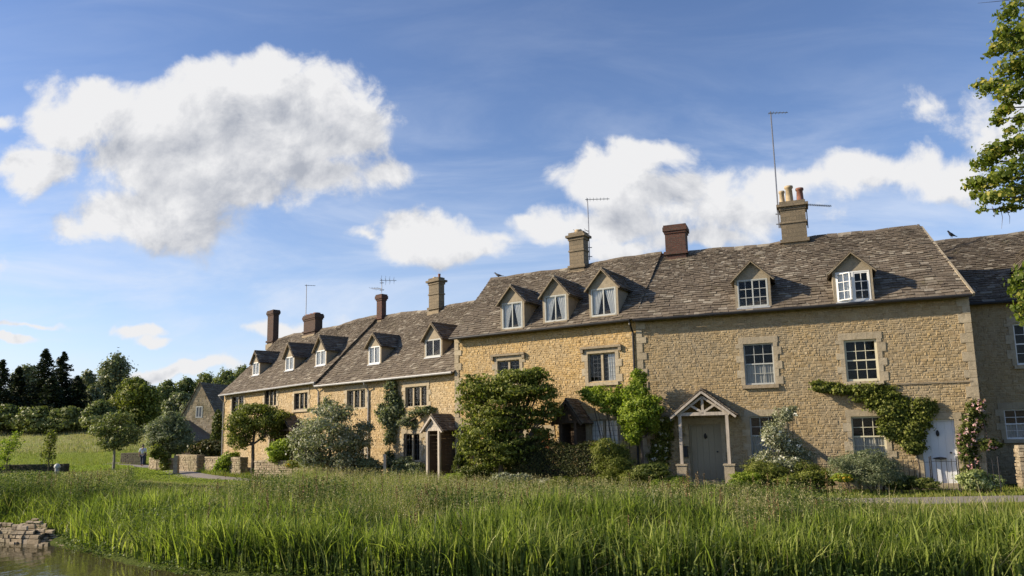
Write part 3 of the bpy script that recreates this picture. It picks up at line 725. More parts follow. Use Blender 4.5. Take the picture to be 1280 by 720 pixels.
        for sgn in (-1, 1):
            X = mid + sgn*(hw-.3)
            MB().box((X-pw/2, v+.06, ph), (X+pw/2, v+.16, tz-.04)).build('post', M[post_mat], po)
            if plinth: MB().box((X-.16, v-.06, -.05), (X+.16, v+.28, ph-.05)).box((X-.19, v-.09, ph-.05), (X+.19, v+.31, ph)).build('plinth', M['ashlar'], po)
            MB().box((X-.05, v+.16, tz-.05), (X+.05, 0, tz+.05)).build('wall_plate', M[post_mat], po)
            if sides:
                sb = MB(); z = .05
                while z < tz - .1: sb.box((X-.025+rr.uniform(-.004,.004), v+.16, z), (X+.025+rr.uniform(-.004,.004), -.03, z+.145)); z += .15
                sb.build('boarded_side', M[sides], po)
        rb = MB(); rm = roofm or s.roofm
        slates(rb, (mid-hw-.03, 0, lz+.05), (0, -1, 0), (math.cos(ang), 0, math.sin(ang)), (-math.sin(ang), 0, math.cos(ang)), depth+.03, ln+.05, rr=rr, c0=.14, c1=.1, w0=.28, w1=.2)
        slates(rb, (mid+hw+.03, v-.03, lz+.05), (0, 1, 0), (-math.cos(ang), 0, math.sin(ang)), (math.sin(ang), 0, math.cos(ang)), depth+.03, ln+.05, rr=rr, c0=.14, c1=.1, w0=.28, w1=.2)
        for sgn in (-1, 1): rb.quad((mid+sgn*hw, v+.04, lz+.03), (mid, v+.04, az+.03), (mid, 0, az+.03), (mid+sgn*hw, 0, lz+.03))
        rb.tube([(mid, v-.02, az+.09), (mid, 0, az+.09)], .05, 6)
        rb.build('porch_roof', rm, po)
        return po

Ac = (14.35, 23.3); AB = (4.52, 27.1); BL = (-2.41, 31.35); BC = (-2.30, 31.5); CD = (-9.7, 37.9); DL = (-17.95, 46.8)
hA = House('largest cottage with white front door, brick and stone chimneys and open oak truss porch', AB, Ac, 6.25, 9.02, 2.9, M['stoneA'], M['roof'], 11)
hB = House('golden cottage with three curtained dormers in a row and black downpipe', BL, AB, 6.26, 9.03, 2.9, M['stoneB'], M['roof'], 12)
hC = House('lower cottage with two small dormers and narrow gabled timber porch beside yellow door jamb', CD, BC, 4.87, 8.36, 3.5, M['stoneC'], M['roof'], 13)
hD = House('far end cottage of the terrace with three small dormers and dark clustered chimney', DL, CD, 5.03, 8.5, 3.5, M['stoneC'], M['roof'], 14)

# A openings
hA.window(930, 429, 968, 481, fm='greypaint', curtain='half', sill='dark')
hA.window(1056, 424, 1098, 477, fm='cream', fw=.07, sill=True)
hA.window(1065, 520, 1108, 572, fm='cream', fw=.06, curtain='half')
hA.window(938, 520, 975, 570, fm='greypaint', curtain='half')
hA.door(862, 530, 903, 600, 'sage', 'sage')
hA.door(1153, 524, 1197, 605, 'doorwhite', 'doorwhite', slot=True, boards=4)
hA.shell(kr=-.27); hA.quoins(0, 1); hA.quoins(hA.len, -1)
hA.dormer(922, 349, 960, 384, 326, 'greypaint', 'render', lights=2, nc=2, nr=3)
hA.dormer(1045, 339, 1088, 377, 315, 'white', 'render', openl=True)
hA.chimney(829, 862, 280, 'chimbrick', 'brick', dep=.75, mouth=.88)
_m = MB(); _m.beam((hA.len + .10, -.3, hA.eave - .3*hA.sl + .0), (hA.len + .10 - .27*2.9, 2.9, hA.ridge + .0), .07, .12); _m.build('verge', M['ashlar'], hA.root)
ca = hA.chimney(973, 1012, 250, 'chimstone', 'steps', dep=.7, mouth=.92, pots=[(.16, .10, .52, 'pot'), (.42, .14, .68, 'pot'), (.8, .13, .55, 'potred')])
hA.gutter(-.05, hA.len + .05, M['gutter'])
hA.porch(875, 490, 838, 920, 523, 1.15, plinth=.86)
MB().box((-.05 + 0, -.05, 3.02), (hA.len - .25, -.026, 3.08)) if False else None
a_, z_ = hA.fp(1120, 480); b_, _ = hA.fp(1216, 478)
MB().box((a_, -.04, z_ - .03), (b_, -.01, z_ + .02)).build('string_course', M['hood'], hA.root)

# B openings
hB.window(622, 450, 650, 482, lights=2, nc=2, nr=5, fm='ashlar', style='mull', hood=True, bar=.008)
hB.window(735, 441, 770, 478, lights=2, nc=3, nr=6, fm='ashlar', style='mull', hood=True, bar=.008, curtain='right')
hB.window(737, 524, 773, 566, lights=2, nc=3, nr=6, fm='ashlar', style='mull', bar=.008, curtain='full')
hB.window(630, 530, 655, 566, lights=2, nc=2, nr=5, fm='ashlar', style='mull', bar=.008)
hB.door(668, 538, 688, 590, 'doororange', 'oak', knocker=False)
hB.door(704, 534, 728, 590, 'darkoak', 'darkoak', knocker=False)
hB.door(577, 534, 592, 590, 'doororange', 'darkoak', knocker=False)
hB.shell(); hB.quoins(0, 1)
for r_ in ((628, 378, 653, 411, 357), (681, 369, 708, 402, 346), (739, 360, 770, 395, 336)):
    hB.dormer(*r_, 'greypaint', 'render', curtain='pair', lights=2, nc=1, nr=1, dark=True)
cb_ = hB.chimney(709, 738, 289, 'chimstone', 'steps', dep=.6, pots=[(.5, .14, .16, 'pot')], mouth=.72)
hB.gutter(-.05, hB.len - .1, M['gutter'], (hB.len - .12,))
hB.porch(706, 502, 690, 727, 532, .9, 'darkoak', truss=False, sides='darkoak', infill=True)

# C openings
hC.window(434, 487, 457, 511, lights=3, nc=2, nr=5, fm='ashlar', style='mull', bar=.008, surround=True, sill=False)
hC.window(507, 483, 534, 509, lights=3, nc=2, nr=5, fm='ashlar', style='mull', bar=.008, surround=True, sill=False)
hC.window(505, 542, 525, 577, lights=2, nc=2, nr=5, fm='ashlar', style='mull', bar=.008)
hC.window(436, 545, 456, 572, lights=2, nc=2, nr=5, fm='ashlar', style='mull', bar=.008)
hC.door(534, 546, 546, 592, 'darkoak', 'darkoak', knocker=False, boards=4)
hC.shell()
hC.dormer(461, 433, 475, 455, 417, 'white', 'render', curtain='full', lights=2)
hC.dormer(532, 424, 551, 446, 404, 'greypaint', 'render', lights=2, nc=1, nr=1)
cc1 = hC.chimney(469, 485, 367, 'chimbrick', 'brick', dep=.42, mouth=.5, vd=-.1)
cc2 = hC.chimney(534, 558, 346, 'chimstone', 'steps', dep=.5, mouth=.6, vd=-.1, pots=[(.35, .08, .1, 'pot'), (.75, .06, .22, 'potred')])
hC.gutter(-.03, hC.len - .05, M['gutterg'], (3.9,))
hC.porch(540, 521, 526, 553, 541, 1.1, 'oak', truss=False, sides='darkoak', infill=True)

# D openings
hD.window(290, 495, 305, 517, lights=2, nc=2, nr=4, fm='darkframe', style='mull', hood=True, bar=.008)
hD.window(331, 487, 346, 508, lights=3, nc=2, nr=4, fm='darkframe', style='mull', bar=.008)
hD.window(368, 491, 385, 512, lights=3, nc=2, nr=4, fm='darkframe', style='mull', bar=.008, sill=True)
hD.window(372, 545, 388, 566, lights=2, nc=2, nr=4, fm='darkframe', style='mull', bar=.008)
hD.door(337, 541, 349, 575, 'darkoak', 'oak', knocker=False, boards=4)
hD.shell()
hD.dormer(316, 453, 324, 469, 439, 'white', 'render', curtain='full')
hD.dormer(357, 446, 367, 463, 429, 'white', 'render', curtain='full')
hD.dormer(395, 438, 407, 457, 420, 'white', 'render', curtain='full')
hD.chimney(333, 348, 387, 'darkbrick', 'brick', dep=.5, mouth=.55, vd=0)
cd1 = hD.chimney(378, 404, 392, 'darkbrick', 'brick', dep=.6, mouth=.6, vd=-.1, pots=[(.2, .2, .1, 'potred'), (.5, .2, .1, 'potred'), (.8, .2, .1, 'potred')])
hD.gutter(-.03, hD.len, M['gutterg'], (.1, hD.len - .1))
hD.porch(352, 520, 339, 365, 541, .7, 'darkoak', truss=False, sides='darkoak')

# F: set back neighbour on the right
off = 3.0
Fl = Vector((*Ac, 0)) + hA.V * off - hA.U * (.27 * off - .04)
Fr = Fl + hA.U * 14
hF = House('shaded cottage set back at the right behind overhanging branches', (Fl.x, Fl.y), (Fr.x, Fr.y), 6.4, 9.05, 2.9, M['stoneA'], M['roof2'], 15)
hF.window(1268, 403, 1310, 456, fm='white', fw=.06)
hF.window(1256, 511, 1300, 549, fm='white', fw=.05, curtain='half', nr=4)
hF.shell(kl=-.27); hF.dormer(1282, 330, 1318, 366, 300, 'white', 'render'); hF.gutter(0, 14, M['gutter'], (1.2,))

# E: gabled barn far left
pe = W(228, 540, 70); pe2 = W(272, 540, 70)
EU = Vector((1, -.25, 0)).normalized(); EV = Vector((-EU.y, EU.x, 0))
eb = empty('stone_barn', (pe.x, pe.y, 0), math.atan2(EU.y, EU.x), label='small gabled stone barn with dark lean-to beyond the terrace', cat='barn')
ew = 3.4; ez = 4.5; er = 7.35; el = 11
mb = MB(); hol = [(1.35, 2.05, 4.1, 5.15)]
rubble(mb, lambda u, v, z: (u, v, z), 0, ew, 0, er, hol, top=lambda u: ez + (er-ez)*(1-abs(u-ew/2)/(ew/2)) - .05, rr=rnd, hmin=.14, hmax=.24, wmin=.25, wmax=.6)
mb.build('wall', M['drywall'], eb)
mb = MB(); mb.quad((0, .01, 0), (ew, .01, 0), (ew, .01, ez), (ew/2, .01, er), (0, .01, ez)); mb.quad((0, el, 0), (ew, el, 0), (ew, el, ez), (ew/2, el, er), (0, el, ez))
mb.quad((0, .01, 0), (0, el, 0), (0, el, ez), (0, .01, ez)); mb.quad((ew, .01, 0), (ew, el, 0), (ew, el, ez), (ew, .01, ez)); mb.build('wall_core', M['wallside'], eb)
mb = MB(); ea = math.atan((er-ez)/(ew/2)); eln = math.hypot(er-ez, ew/2)+.25
slates(mb, (-.15, el, ez-.25), (0, -1, 0), (math.cos(ea), 0, math.sin(ea)), (-math.sin(ea), 0, math.cos(ea)), el+.1, eln+.05, c0=.28, c1=.22, w0=.5, w1=.4)
slates(mb, (ew+.15, -.1, ez-.25), (0, 1, 0), (-math.cos(ea), 0, math.sin(ea)), (math.sin(ea), 0, math.cos(ea)), el+.1, eln+.05, c0=.28, c1=.22, w0=.5, w1=.4)
for X in (-.12, ew+.12): mb.quad((X, 0, ez-.24), (ew/2, 0, er+.0), (ew/2, el, er), (X, el, ez-.24))
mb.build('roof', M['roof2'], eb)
wb = MB().box((1.35, -.03, 4.1), (1.43, .03, 5.15)).box((1.97, -.03, 4.1), (2.05, .03, 5.15)).box((1.43, -.03, 5.05), (1.97, .03, 5.15)).box((1.43, -.03, 4.1), (1.97, .03, 4.18)).box((1.67, -.03, 4.18), (1.73, .03, 5.05)).build('window', M['greypaint'], eb)
MB().quad((1.43, -.005, 4.18), (1.97, -.005, 4.18), (1.97, -.005, 5.05), (1.43, -.005, 5.05)).build('pane', M['lead'], wb)
mb = MB(); mb.box((1.1, -2.2, 0), (2.9, 0, 2.2)); mb.build('lean_to', M['darkoak'], eb)
mb = MB(); mb.add([(.7, -2.4, 3.4), (.7, .0, 3.9), (3.2, .0, 2.3), (3.2, -2.4, 2.0), (.7, -2.4, 3.3), (.7, 0, 3.8), (3.2, 0, 2.2), (3.2, -2.4, 1.9)], [(0,1,2,3),(4,5,6,7),(0,3,7,4),(2,3,7,6),(0,1,5,4)]); mb.build('lean_to_roof', M['roof2'], eb)

# ------------------------------------------------------------------ aerials, birds
def aerial(label, base, h, boom_dir, boom_len, nel, el_len, r_=.018, yz=None, second=None):
    a = empty('tv_aerial', base, label=label, cat='aerial', group='television aerials on the chimneys')
    MB().tube([(0, 0, 0), (.01, 0, h*.5), (0, .01, h)], r_, 6).build('mast', M['metal'], a)
    MB().beam((-.1, 0, .15), (.12, .0, .15), .03, .03).beam((-.1, 0, .55), (.12, 0, .55), .03, .03).build('bracket', M['metal'], a)
    mb = MB(); bd = Vector(boom_dir).normalized(); z = (yz or h - .06); p0 = Vector((0, 0, z)) - bd * .1; p1 = Vector((0, 0, z)) + bd * boom_len
    mb.beam(p0, p1, .022, .022); sd_ = bd.cross(Vector((0, 0, 1))).normalized()
    if el_len > .45: sd2 = sd_
    for i in range(nel):
        p = p0 + (p1 - p0) * (i + .4) / nel; l = el_len * (1 - .35 * i / nel) / 2
        mb.beam(p - sd_ * l, p + sd_ * l, .012, .012); 
        if second: mb.beam(p - Vector((0, 0, l*.5)), p + Vector((0, 0, l*.5)), .012, .012)
    mb.build('antenna', M['metal'], a)
    if second:
        mb = MB(); q0 = Vector((0, 0, z - second)); q1 = q0 + Vector((-.6, .3, .05)); mb.beam(q0, q1, .02, .02)
        for i in range(4): p = q0 + (q1-q0)*(i+.5)/4; mb.beam(p - Vector((.15, .35, 0)), p + Vector((.15, .35, 0)), .012, .012)
        mb.build('antenna', M['metal'], a)
def loc_(h, c, du=0, dv=0, z=None): return h.world(c[0] + du, c[2] + dv, z if z is not None else c[3])
p = W(974, 285, loc_(hA, ca).y); aerial('tallest aerial on a long mast left of the three chimney pots', (p.x, p.y, p.z), (285-127)*p.y/940, (1, -.1, -.03), .65, 6, .3, .026)
p = W(1010, 285, loc_(hA, ca).y - .1)
a = empty('tv_aerial', p, label='short bracket aerial pointing right from the stone chimney with pots', cat='aerial', group='television aerials on the chimneys')
MB().tube([(0, 0, 0), (0, 0, .62)], .02, 6).build('mast', M['metal'], a)
mb = MB(); mb.beam((-.15, 0, .9), (.0, 0, .9), .02, .02); mb.tube([(0, 0, .6), (0, 0, .95)], .018, 6)
p0 = Vector((-.1, 0, .93)); p1 = Vector((.95, -.05, .83)); mb.beam(p0, p1, .02, .02)
for i in range(14): q_ = p0 + (p1-p0)*(i+2)/16; mb.beam(q_ - Vector((.01, .12, 0)), q_ + Vector((.01, .12, 0)), .01, .01); mb.beam(q_ - Vector((0, 0, .05)), q_ + Vector((0, 0, .05)), .01, .01)
mb.build('antenna', M['metal'], a)
p = W(737, 325, loc_(hB, cb_).y); aerial('two tier aerial beside the stone chimney above the three curtained dormers', p, (325-243)*p.y/940, (1, -.1, -.02), .95, 7, .35, .022, second=1.4)
p = W(477, 366, loc_(hC, cc1).y); aerial('wide low aerial standing on top of slim brick chimney', p, .75, (1, .1, 0), .8, 4, 1.1, .02, second=.45)
p = W(382, 405, loc_(hD, cd1).y - .3); aerial('slender aerial mast in front of the dark clustered chimney', p, (405-354)*p.y/940, (1, .1, -.03), .55, 4, .3, .024)
def skinmesh(name, chains, mat, parent=None, sub=2):
    vs_, es, rs = [], [], []; ids = {}
    for ch in chains:
        prev = None
        for (k, co, r_) in ch:
            if k not in ids: ids[k] = len(vs_); vs_.append(co); rs.append(r_)
            if prev is not None: es.append((prev, ids[k]))
            prev = ids[k]
    me = bpy.data.meshes.new(name); me.from_pydata(vs_, es, []); o = bpy.data.objects.new(name, me); C.objects.link(o)
    md = o.modifiers.new('Skin', 'SKIN'); md.use_smooth_shade = True
    for i, sv in enumerate(me.skin_vertices[0].data):
        sv.radius = (rs[i], rs[i]) if not isinstance(rs[i], tuple) else rs[i]; sv.use_root = (i == 0)
    s2 = o.modifiers.new('Sub', 'SUBSURF'); s2.levels = s2.render_levels = sub
    me.materials.append(mat)
    if parent: o.parent = parent
    return o
featherm = simple('dark_feathers', (.05, .05, .055), .6, .3, 20, .2, .005)
def bird(label, loc, rz, sc=1.0):
    e = empty('bird', loc, rz, label=label, cat='bird', group='birds on the roof ridges'); e.scale = (sc,)*3
    skinmesh('body', [[('a', (0, 0, .12), .055), ('b', (.07, 0, .15), .05), ('c', (.12, 0, .2), .028), ('d', (.145, 0, .235), .034), ('e', (.185, 0, .235), .010), ('f', (.21, 0, .228), .003)],
        [('a', (0, 0, .12), .055), ('g', (-.09, 0, .10), .035), ('h', (-.16, 0, .085), (.028, .012)), ('i', (-.25, 0, .07), (.03, .006))],
        [('a', (0, 0, .12), .055), ('l1', (.01, .025, .05), .01), ('l2', (.015, .025, .0), .006)], [('a', (0, 0, .12), .055), ('m1', (.01, -.025, .05), .01), ('m2', (.015, -.025, .0), .006)]], featherm, e)
p = hB.world(.12, hB.half, hB.ridge + .1); p = W(623, 347.5, p.y); bird('dark bird perched at the left end of the golden cottage ridge', (p.x, p.y, p.z), R(160), 1.1)
p = hF.world(0, hF.half, 0); p = W(1190, 297.5, p.y); bird('pigeon perched on the ridge of the shaded right cottage', (p.x, p.y, p.z), R(200), 1.15)

# ------------------------------------------------------------------ foliage
L = {}
L['dark'] = leaf('dark_leaves', (.035,.055,.012), (.115,.135,.03), .22, (.20,.20,.06))
L['mid'] = leaf('mid_leaves', (.06,.08,.014), (.18,.20,.04), .28, (.28,.28,.08))
L['bright'] = leaf('bright_leaves', (.10,.15,.018), (.24,.30,.04), .35, (.36,.40,.08))
L['silver'] = leaf('silver_leaves', (.13,.145,.08), (.28,.29,.18), .2, (.52,.50,.40))
L['grey'] = leaf('grey_green_leaves', (.09,.115,.055), (.21,.235,.125), .22, (.32,.33,.21))
L['conifer'] = leaf('conifer_needles', (.016,.024,.012), (.05,.065,.03), .1)
L['far'] = leaf('far_leaves', (.09,.115,.035), (.21,.23,.08), .2, (.24,.25,.10), nscale=.25)
L['farg'] = leaf('far_grey_leaves', (.08,.10,.05), (.20,.215,.11), .2, (.27,.28,.17), nscale=.25)
L['maple'] = leaf('overhanging_leaves', (.06,.09,.014), (.17,.205,.04), .4, (.38,.34,.08))
L['yew'] = leaf('hedge_leaves', (.03,.04,.012), (.085,.09,.03), .15, (.16,.12,.05))
L['hedge'] = leaf('box_hedge_leaves', (.02,.03,.01), (.065,.075,.022), .15, (.12,.09,.035))
L['white'] = leaf('white_petals', (.62,.60,.52), (.8,.78,.72), .2)
L['pink'] = leaf('pink_petals', (.50,.24,.27), (.72,.48,.48), .2, (.78,.68,.64))
L['yellow'] = leaf('yellow_petals', (.42,.25,.02), (.50,.36,.04), .2)
L['cream'] = leaf('cream_variegated_leaves', (.17,.21,.06), (.38,.42,.18), .25, (.55,.56,.32))

def leaf_quads(P_, Nn, size, rng, asp=.6):
    n = len(P_); r = rng.normal(size=(n, 3)); a = np.cross(Nn, r); a /= np.linalg.norm(a, axis=1, keepdims=True) + 1e-9
    b = np.cross(Nn, a); b /= np.linalg.norm(b, axis=1, keepdims=True) + 1e-9
    s = (size * rng.uniform(.6, 1.35, n))[:, None]
    fold = Nn * s * rng.uniform(-.15, .25, n)[:, None]
    v = np.stack([P_ - a * s * .5, P_ + b * s * .5 * asp + fold, P_ + a * s * .5, P_ - b * s * .5 * asp + fold], 1).reshape(-1, 3)
    q_ = np.arange(n * 4).reshape(n, 4); return v, q_
def crown_points(blobs, n, rng, clump=.2, fill=.5, kper=26, up=.25):
    vol = np.array([b[3] * b[5] + b[3] * b[4] for b in blobs], float); pk = vol / vol.sum(); P_, NN = [], []
    for b, f in zip(blobs, pk):
        c = np.array(b[:3]); rad = np.array(b[3:6]); m_ = int(n * f); K = max(5, int(kper))
        d = rng.normal(size=(K, 3)); d /= np.linalg.norm(d, axis=1, keepdims=True)
        rr_ = rng.uniform(fill, 1.0, K)[:, None]; cc = d * rr_; sz = rng.uniform(.55, 1.35, K)
        i = rng.choice(K, m_, p=sz**2 / (sz**2).sum())
        g = rng.normal(size=(m_, 3)); g *= .52; loose = rng.random(m_) < .22
        pt = cc[i] + g * (clump * 1.35 * sz[i])[:, None] * np.array([1.15, 1.15, .7])
        dl = rng.normal(size=(m_, 3)); dl /= np.linalg.norm(dl, axis=1, keepdims=True); pt[loose] = (dl * rng.uniform(.45, 1.05, m_)[:, None])[loose]
        P_.append(c + pt * rad); nn = pt * .5 + g * .9 + rng.normal(size=(m_, 3)) * .45; nn[:, 2] += up; NN.append(nn / np.linalg.norm(nn, axis=1, keepdims=True))
    return np.concatenate(P_), np.concatenate(NN)
SEED = [100]
def px_blobs(spec, d, yd=1.0, dj=.3, rng=None):
    out = []
    for i, (px, py, rx, ry) in enumerate(spec):
        jy = (rng.uniform(-dj, dj) if rng is not None else 0); p = W(px, py, d + jy); out.append((p.x, p.y, p.z, rx * d / 940, max(.12, rx * d / 940 * yd), ry * d / 940))
    return out
def plant(name, label, cat, spec, d, mat, n, size, trunk=None, group=None, yd=1.0, bx=None, barkm='bark', fill=.5, clump=.2, kper=26, flowers=None, gz=None, dj=.3, asp=.6, thick=.06, limbs=True, dd=None, up=.25):
    """foliage spec is a list of ellipses (px, py, rx, ry) seen at depth d; roots on the ground below."""
    SEED[0] += 1; rng = np.random.default_rng(SEED[0])
    bl = px_blobs(spec, d, yd, dj, rng); n = int(n * 1.7); kper = int(kper * 1.6); size *= .88
    if trunk: bx = trunk
    if bx is None: bx = sum(s_[0] for s_ in spec) / len(spec)
    b0 = W(bx, 560, d); gzv = gz if gz is not None else float(ground_z(b0.x, b0.y)); org = Vector((b0.x, b0.y, gzv))
    e = empty(name, org, label=label, cat=cat, group=group)
    o_ = np.array(org); P_, NN = crown_points(bl, n, rng, clump, fill, kper, up)
    P_ = P_ - o_; P_[:, 2] = np.maximum(P_[:, 2], .02)
    v, q_ = leaf_quads(P_, NN, size, rng, asp)
    np_mesh('crown' if trunk else 'foliage', v, q_, L[mat], e)
    mb = MB()
    lo_ = min(b[2] - b[5] * .3 for b in bl) - gzv
    if trunk:
        top = Vector((0, 0, max(.3, lo_)))
        mb.tube([(0, 0, -.1), (thick*.3, 0, top.z*.5), tuple(top)], [thick*1.25, thick, thick*.85], 8)
        for b in bl:
            c = Vector(b[:3]) - org; midp = (top + c) / 2 + Vector((0, 0, -.1*c.z)); mb.tube([tuple(top - Vector((0, 0, .05))), tuple(midp), tuple(c)], [thick*.7, thick*.45, thick*.15], 6)
            for k in range(4):
                ed = rng.normal(size=3); ed /= np.linalg.norm(ed); tip = c + Vector(ed * np.array(b[3:6]) * .8); mb.tube([tuple(midp), tuple((midp+tip)/2 + Vector((0, 0, .05))), tuple(tip)], [thick*.3, thick*.18, thick*.05], 5)
        mb.build('trunk', M[barkm], e)
    else:
        for b in bl:
            c = Vector(b[:3]) - org
            for k in range(3):
                f_ = Vector((c.x*.6 + rng.uniform(-.1, .1), c.y*.6 + rng.uniform(-.1, .1), -.02)); tip = c + Vector((rng.uniform(-.5, .5)*b[3], rng.uniform(-.3, .3)*b[4], rng.uniform(0, .6)*b[5]))
                mb.tube([tuple(f_), tuple((f_+tip)/2 + Vector((rng.uniform(-.05,.05), 0, 0))), tuple(tip)], [.018, .012, .005], 5)
        mb.build('stem', M[barkm], e)
    if flowers:
        fm, fn, fs = flowers; pts = P_[rng.choice(len(P_), fn)] + np.stack([rng.normal(size=fn)*.03, -np.abs(rng.normal(size=fn))*.1 - .05, rng.normal(size=fn)*.03], 1)
        allp = np.repeat(pts, 9, 0) + rng.normal(size=(fn*9, 3)) * fs * .33; nn = rng.normal(size=(fn*9, 3)); nn /= np.linalg.norm(nn, axis=1, keepdims=True)
        v, q_ = leaf_quads(allp, nn, fs * .8, rng, .9); np_mesh('blossom', v, q_, L[fm], e)
    return e

# terrace-side planting
TG = 'trees and shrubs before the terrace'
plant('garden_tree', 'dense dark round-headed tree before the far end cottage', 'tree', [(318,522,30,18),(300,535,18,22),(335,530,24,20),(300,550,14,14),(345,523,18,12),(322,512,18,8)], 39.5, 'mid', 9000, .13, trunk=316, group=TG, thick=.09)
plant('garden_tree', 'silvery grey-leaved tree behind the low garden wall', 'tree', [(412,540,42,28),(382,560,24,20),(440,555,26,22),(415,515,26,14),(395,575,22,12),(432,575,22,14),(455,535,14,10),(370,548,12,10),(410,502,8,8)], 33, 'silver', 11000, .12, trunk=413, group=TG, fill=.4, clump=.17, kper=34, barkm='bark', thick=.06)
plant('garden_tree', 'broad dark layered tree hiding the golden cottage doors', 'tree', [(635,490,48,22),(600,485,32,18),(675,487,26,16),(590,505,22,16),(640,520,50,18),(685,515,20,14),(610,540,40,22),(590,555,24,16),(640,560,40,18),(675,545,18,12),(655,470,34,9),(620,570,40,14),(672,462,10,4)], 27.3, 'mid', 19000, .12, trunk=625, group=TG, fill=.3, clump=.17, kper=26, thick=.1)
plant('garden_tree', 'upright bright green tree with dark bare stem by the black downpipe', 'tree', [(797,475,11,16),(797,497,18,20),(802,518,24,20),(815,508,14,16),(790,540,14,16),(812,532,12,12),(783,520,12,14)], 26.2, 'bright', 11000, .10, trunk=802, group=TG, thick=.05, kper=22)
plant('climbing_shrub', 'bright wisteria spray trained left above the lattice window', 'climber', [(752,495,26,12),(738,490,14,7),(768,505,20,14),(778,495,12,12)], 27.2, 'bright', 5000, .10, bx=795, group='climbers on the cottage walls', yd=.5)
# climber on A, right
def wall_blobs(h, spec, v=-.16, th=.16):
    out = []
    for px, py, rx, ry in spec:
        x, z = h.fp(px, py, v); w = h.world(x, v, z); d = w.y; out.append((w.x, w.y, w.z, rx*d/940, max(th, .3*rx*d/940), ry*d/940))
    return out
def climber(label, h, spec, mat, n, size, root_px, v=-.16, flowers=None, cat='climber', name='climbing_shrub', stems=None, kper=24):
    SEED[0] += 1; rng = np.random.default_rng(SEED[0]); bl = wall_blobs(h, spec, v); n = int(n * 1.5); size *= .9
    x, _ = h.fp(root_px, 590, v); org = h.world(x, v, 0); e = empty(name, org, label=label, cat=cat, group='climbers on the cottage walls')
    P_, NN = crown_points(bl, n, rng, .24, .2, kper); P_ -= np.array(org)
    # keep leaves on the outside of the wall
    Vn = np.array(h.V); dv = (P_ @ Vn); lim = -v - .03; P_ -= np.outer(np.maximum(dv - lim, 0), Vn)
    v_, q_ = leaf_quads(P_, NN, size, rng); np_mesh('foliage', v_, q_, L[mat], e)
    mb = MB(); cs = [Vector(b[:3]) - org for b in bl]
    prev = Vector((0, 0, -.02))
    for c in (stems or cs): 
        c = Vector(c); mb.tube([tuple(prev), tuple((prev + c)/2 + Vector((.04, -.02, .03))), tuple(c)], [.03, .025, .018], 6); prev = c
    mb.build('stem', M['bark'], e)
    if flowers:
        fm, fn, fs = flowers; pts = P_[rng.choice(len(P_), fn)] - Vn * .12
        allp = np.repeat(pts, 9, 0) + rng.normal(size=(fn*9, 3)) * fs * .33; nn = rng.normal(size=(fn*9, 3)); nn /= np.linalg.norm(nn, axis=1, keepdims=True)
        v_, q_ = leaf_quads(allp, nn, fs * .8, rng, .9); np_mesh('blossom', v_, q_, L[fm], e)
    return e
climber('dense green climber draped between the two right sash windows and the white door', hA, [(1145,560,12,8),(1138,548,20,18),(1120,535,22,18),(1128,515,26,20),(1155,512,18,14),(1110,505,28,16),(1090,490,26,14),(1060,487,20,8),(1035,485,18,7),(1022,480,9,6),(1150,530,14,14)], 'mid', 17000, .10, 1148)
climber('leafy climber growing up the wall beside the narrow timber porch', hC, [(486,575,8,14),(487,545,8,14),(488,525,12,18),(493,510,16,18),(490,492,10,14),(490,480,6,6),(478,515,8,12)], 'grey', 5000, .12, 487, v=-.2)
climber('thin climber over the window beside the timber porch roof', hC, [(510,528,14,10),(535,513,12,6),(522,515,14,6)], 'grey', 1500, .10, 500, v=-.2)
climber('pink rambling rose beside the white front door', hA, [(1215,590,12,14),(1212,568,12,16),(1208,545,14,16),(1217,525,14,16),(1220,508,12,10),(1236,555,14,8),(1204,560,8,20)], 'dark', 7000, .085, 1212, flowers=('pink', 85, .065), name='climbing_rose', cat='rose')
climber('white climbing rose between bare-stemmed tree and oak porch', hA, [(826,560,14,18),(829,540,12,16),(822,575,14,10),(832,528,10,8)], 'mid', 4200, .085, 826, flowers=('white', 26, .075), name='climbing_rose', cat='rose')
plant('rose_bush', 'tall loose rose bush with white blooms between oak porch and sash window', 'rose', [(980,520,14,12),(968,545,18,18),(985,560,20,18),(1000,572,16,14),(955,575,16,14),(978,585,24,16),(990,512,8,6)], 24.2, 'silver', 8500, .075, group=TG, flowers=('white', 60, .08), fill=.3, bx=978)
plant('lavender_bush', 'big rounded grey-green bush left of the iron gate', 'shrub', [(1085,590,34,20),(1068,580,22,16),(1105,585,22,18),(1050,585,16,14),(1120,600,16,12),(1090,572,18,12)], 22.6, 'grey', 14000, .07, group=TG, yd=.7, asp=.3, kper=40)
plant('flowering_shrub', 'cream variegated shrub at the foot of the pink rose', 'shrub', [(1215,600,16,12),(1235,604,16,10),(1222,594,10,8)], 22.2, 'cream', 4500, .075, group=TG, yd=.7)
plant('yellow_flower_clump', 'low clump of yellow flowers at the left edge of the rounded bush', 'flowers', [(1052,597,12,5)], 21.9, 'bright', 900, .07, flowers=('yellow', 38, .045), group=TG)
plant('feathery_shrub', 'loose feathery shrub at the right end of the clipped hedge', 'shrub', [(765,578,24,20),(757,560,16,14),(775,590,18,14),(778,565,10,12)], 25, 'mid', 9000, .09, group=TG, asp=.25, up=.6)
plant('garden_shrub', 'dark low mounded shrub between feathery shrub and oak porch', 'shrub', [(815,590,22,10),(800,592,14,10)], 24.2, 'dark', 5000, .08, group=TG)
plant('garden_shrub', 'fresh green clump at the left plinth of the oak porch', 'shrub', [(838,602,20,8),(850,605,14,6),(825,605,14,7)], 23.6, 'bright', 4000, .10, group=TG, asp=.25, up=.6)
plant('garden_shrub', 'fresh green clump at the right plinth of the oak porch', 'shrub', [(930,600,16,9),(944,596,16,11),(920,604,10,6)], 23.4, 'bright', 4500, .10, group=TG, asp=.25, up=.6)
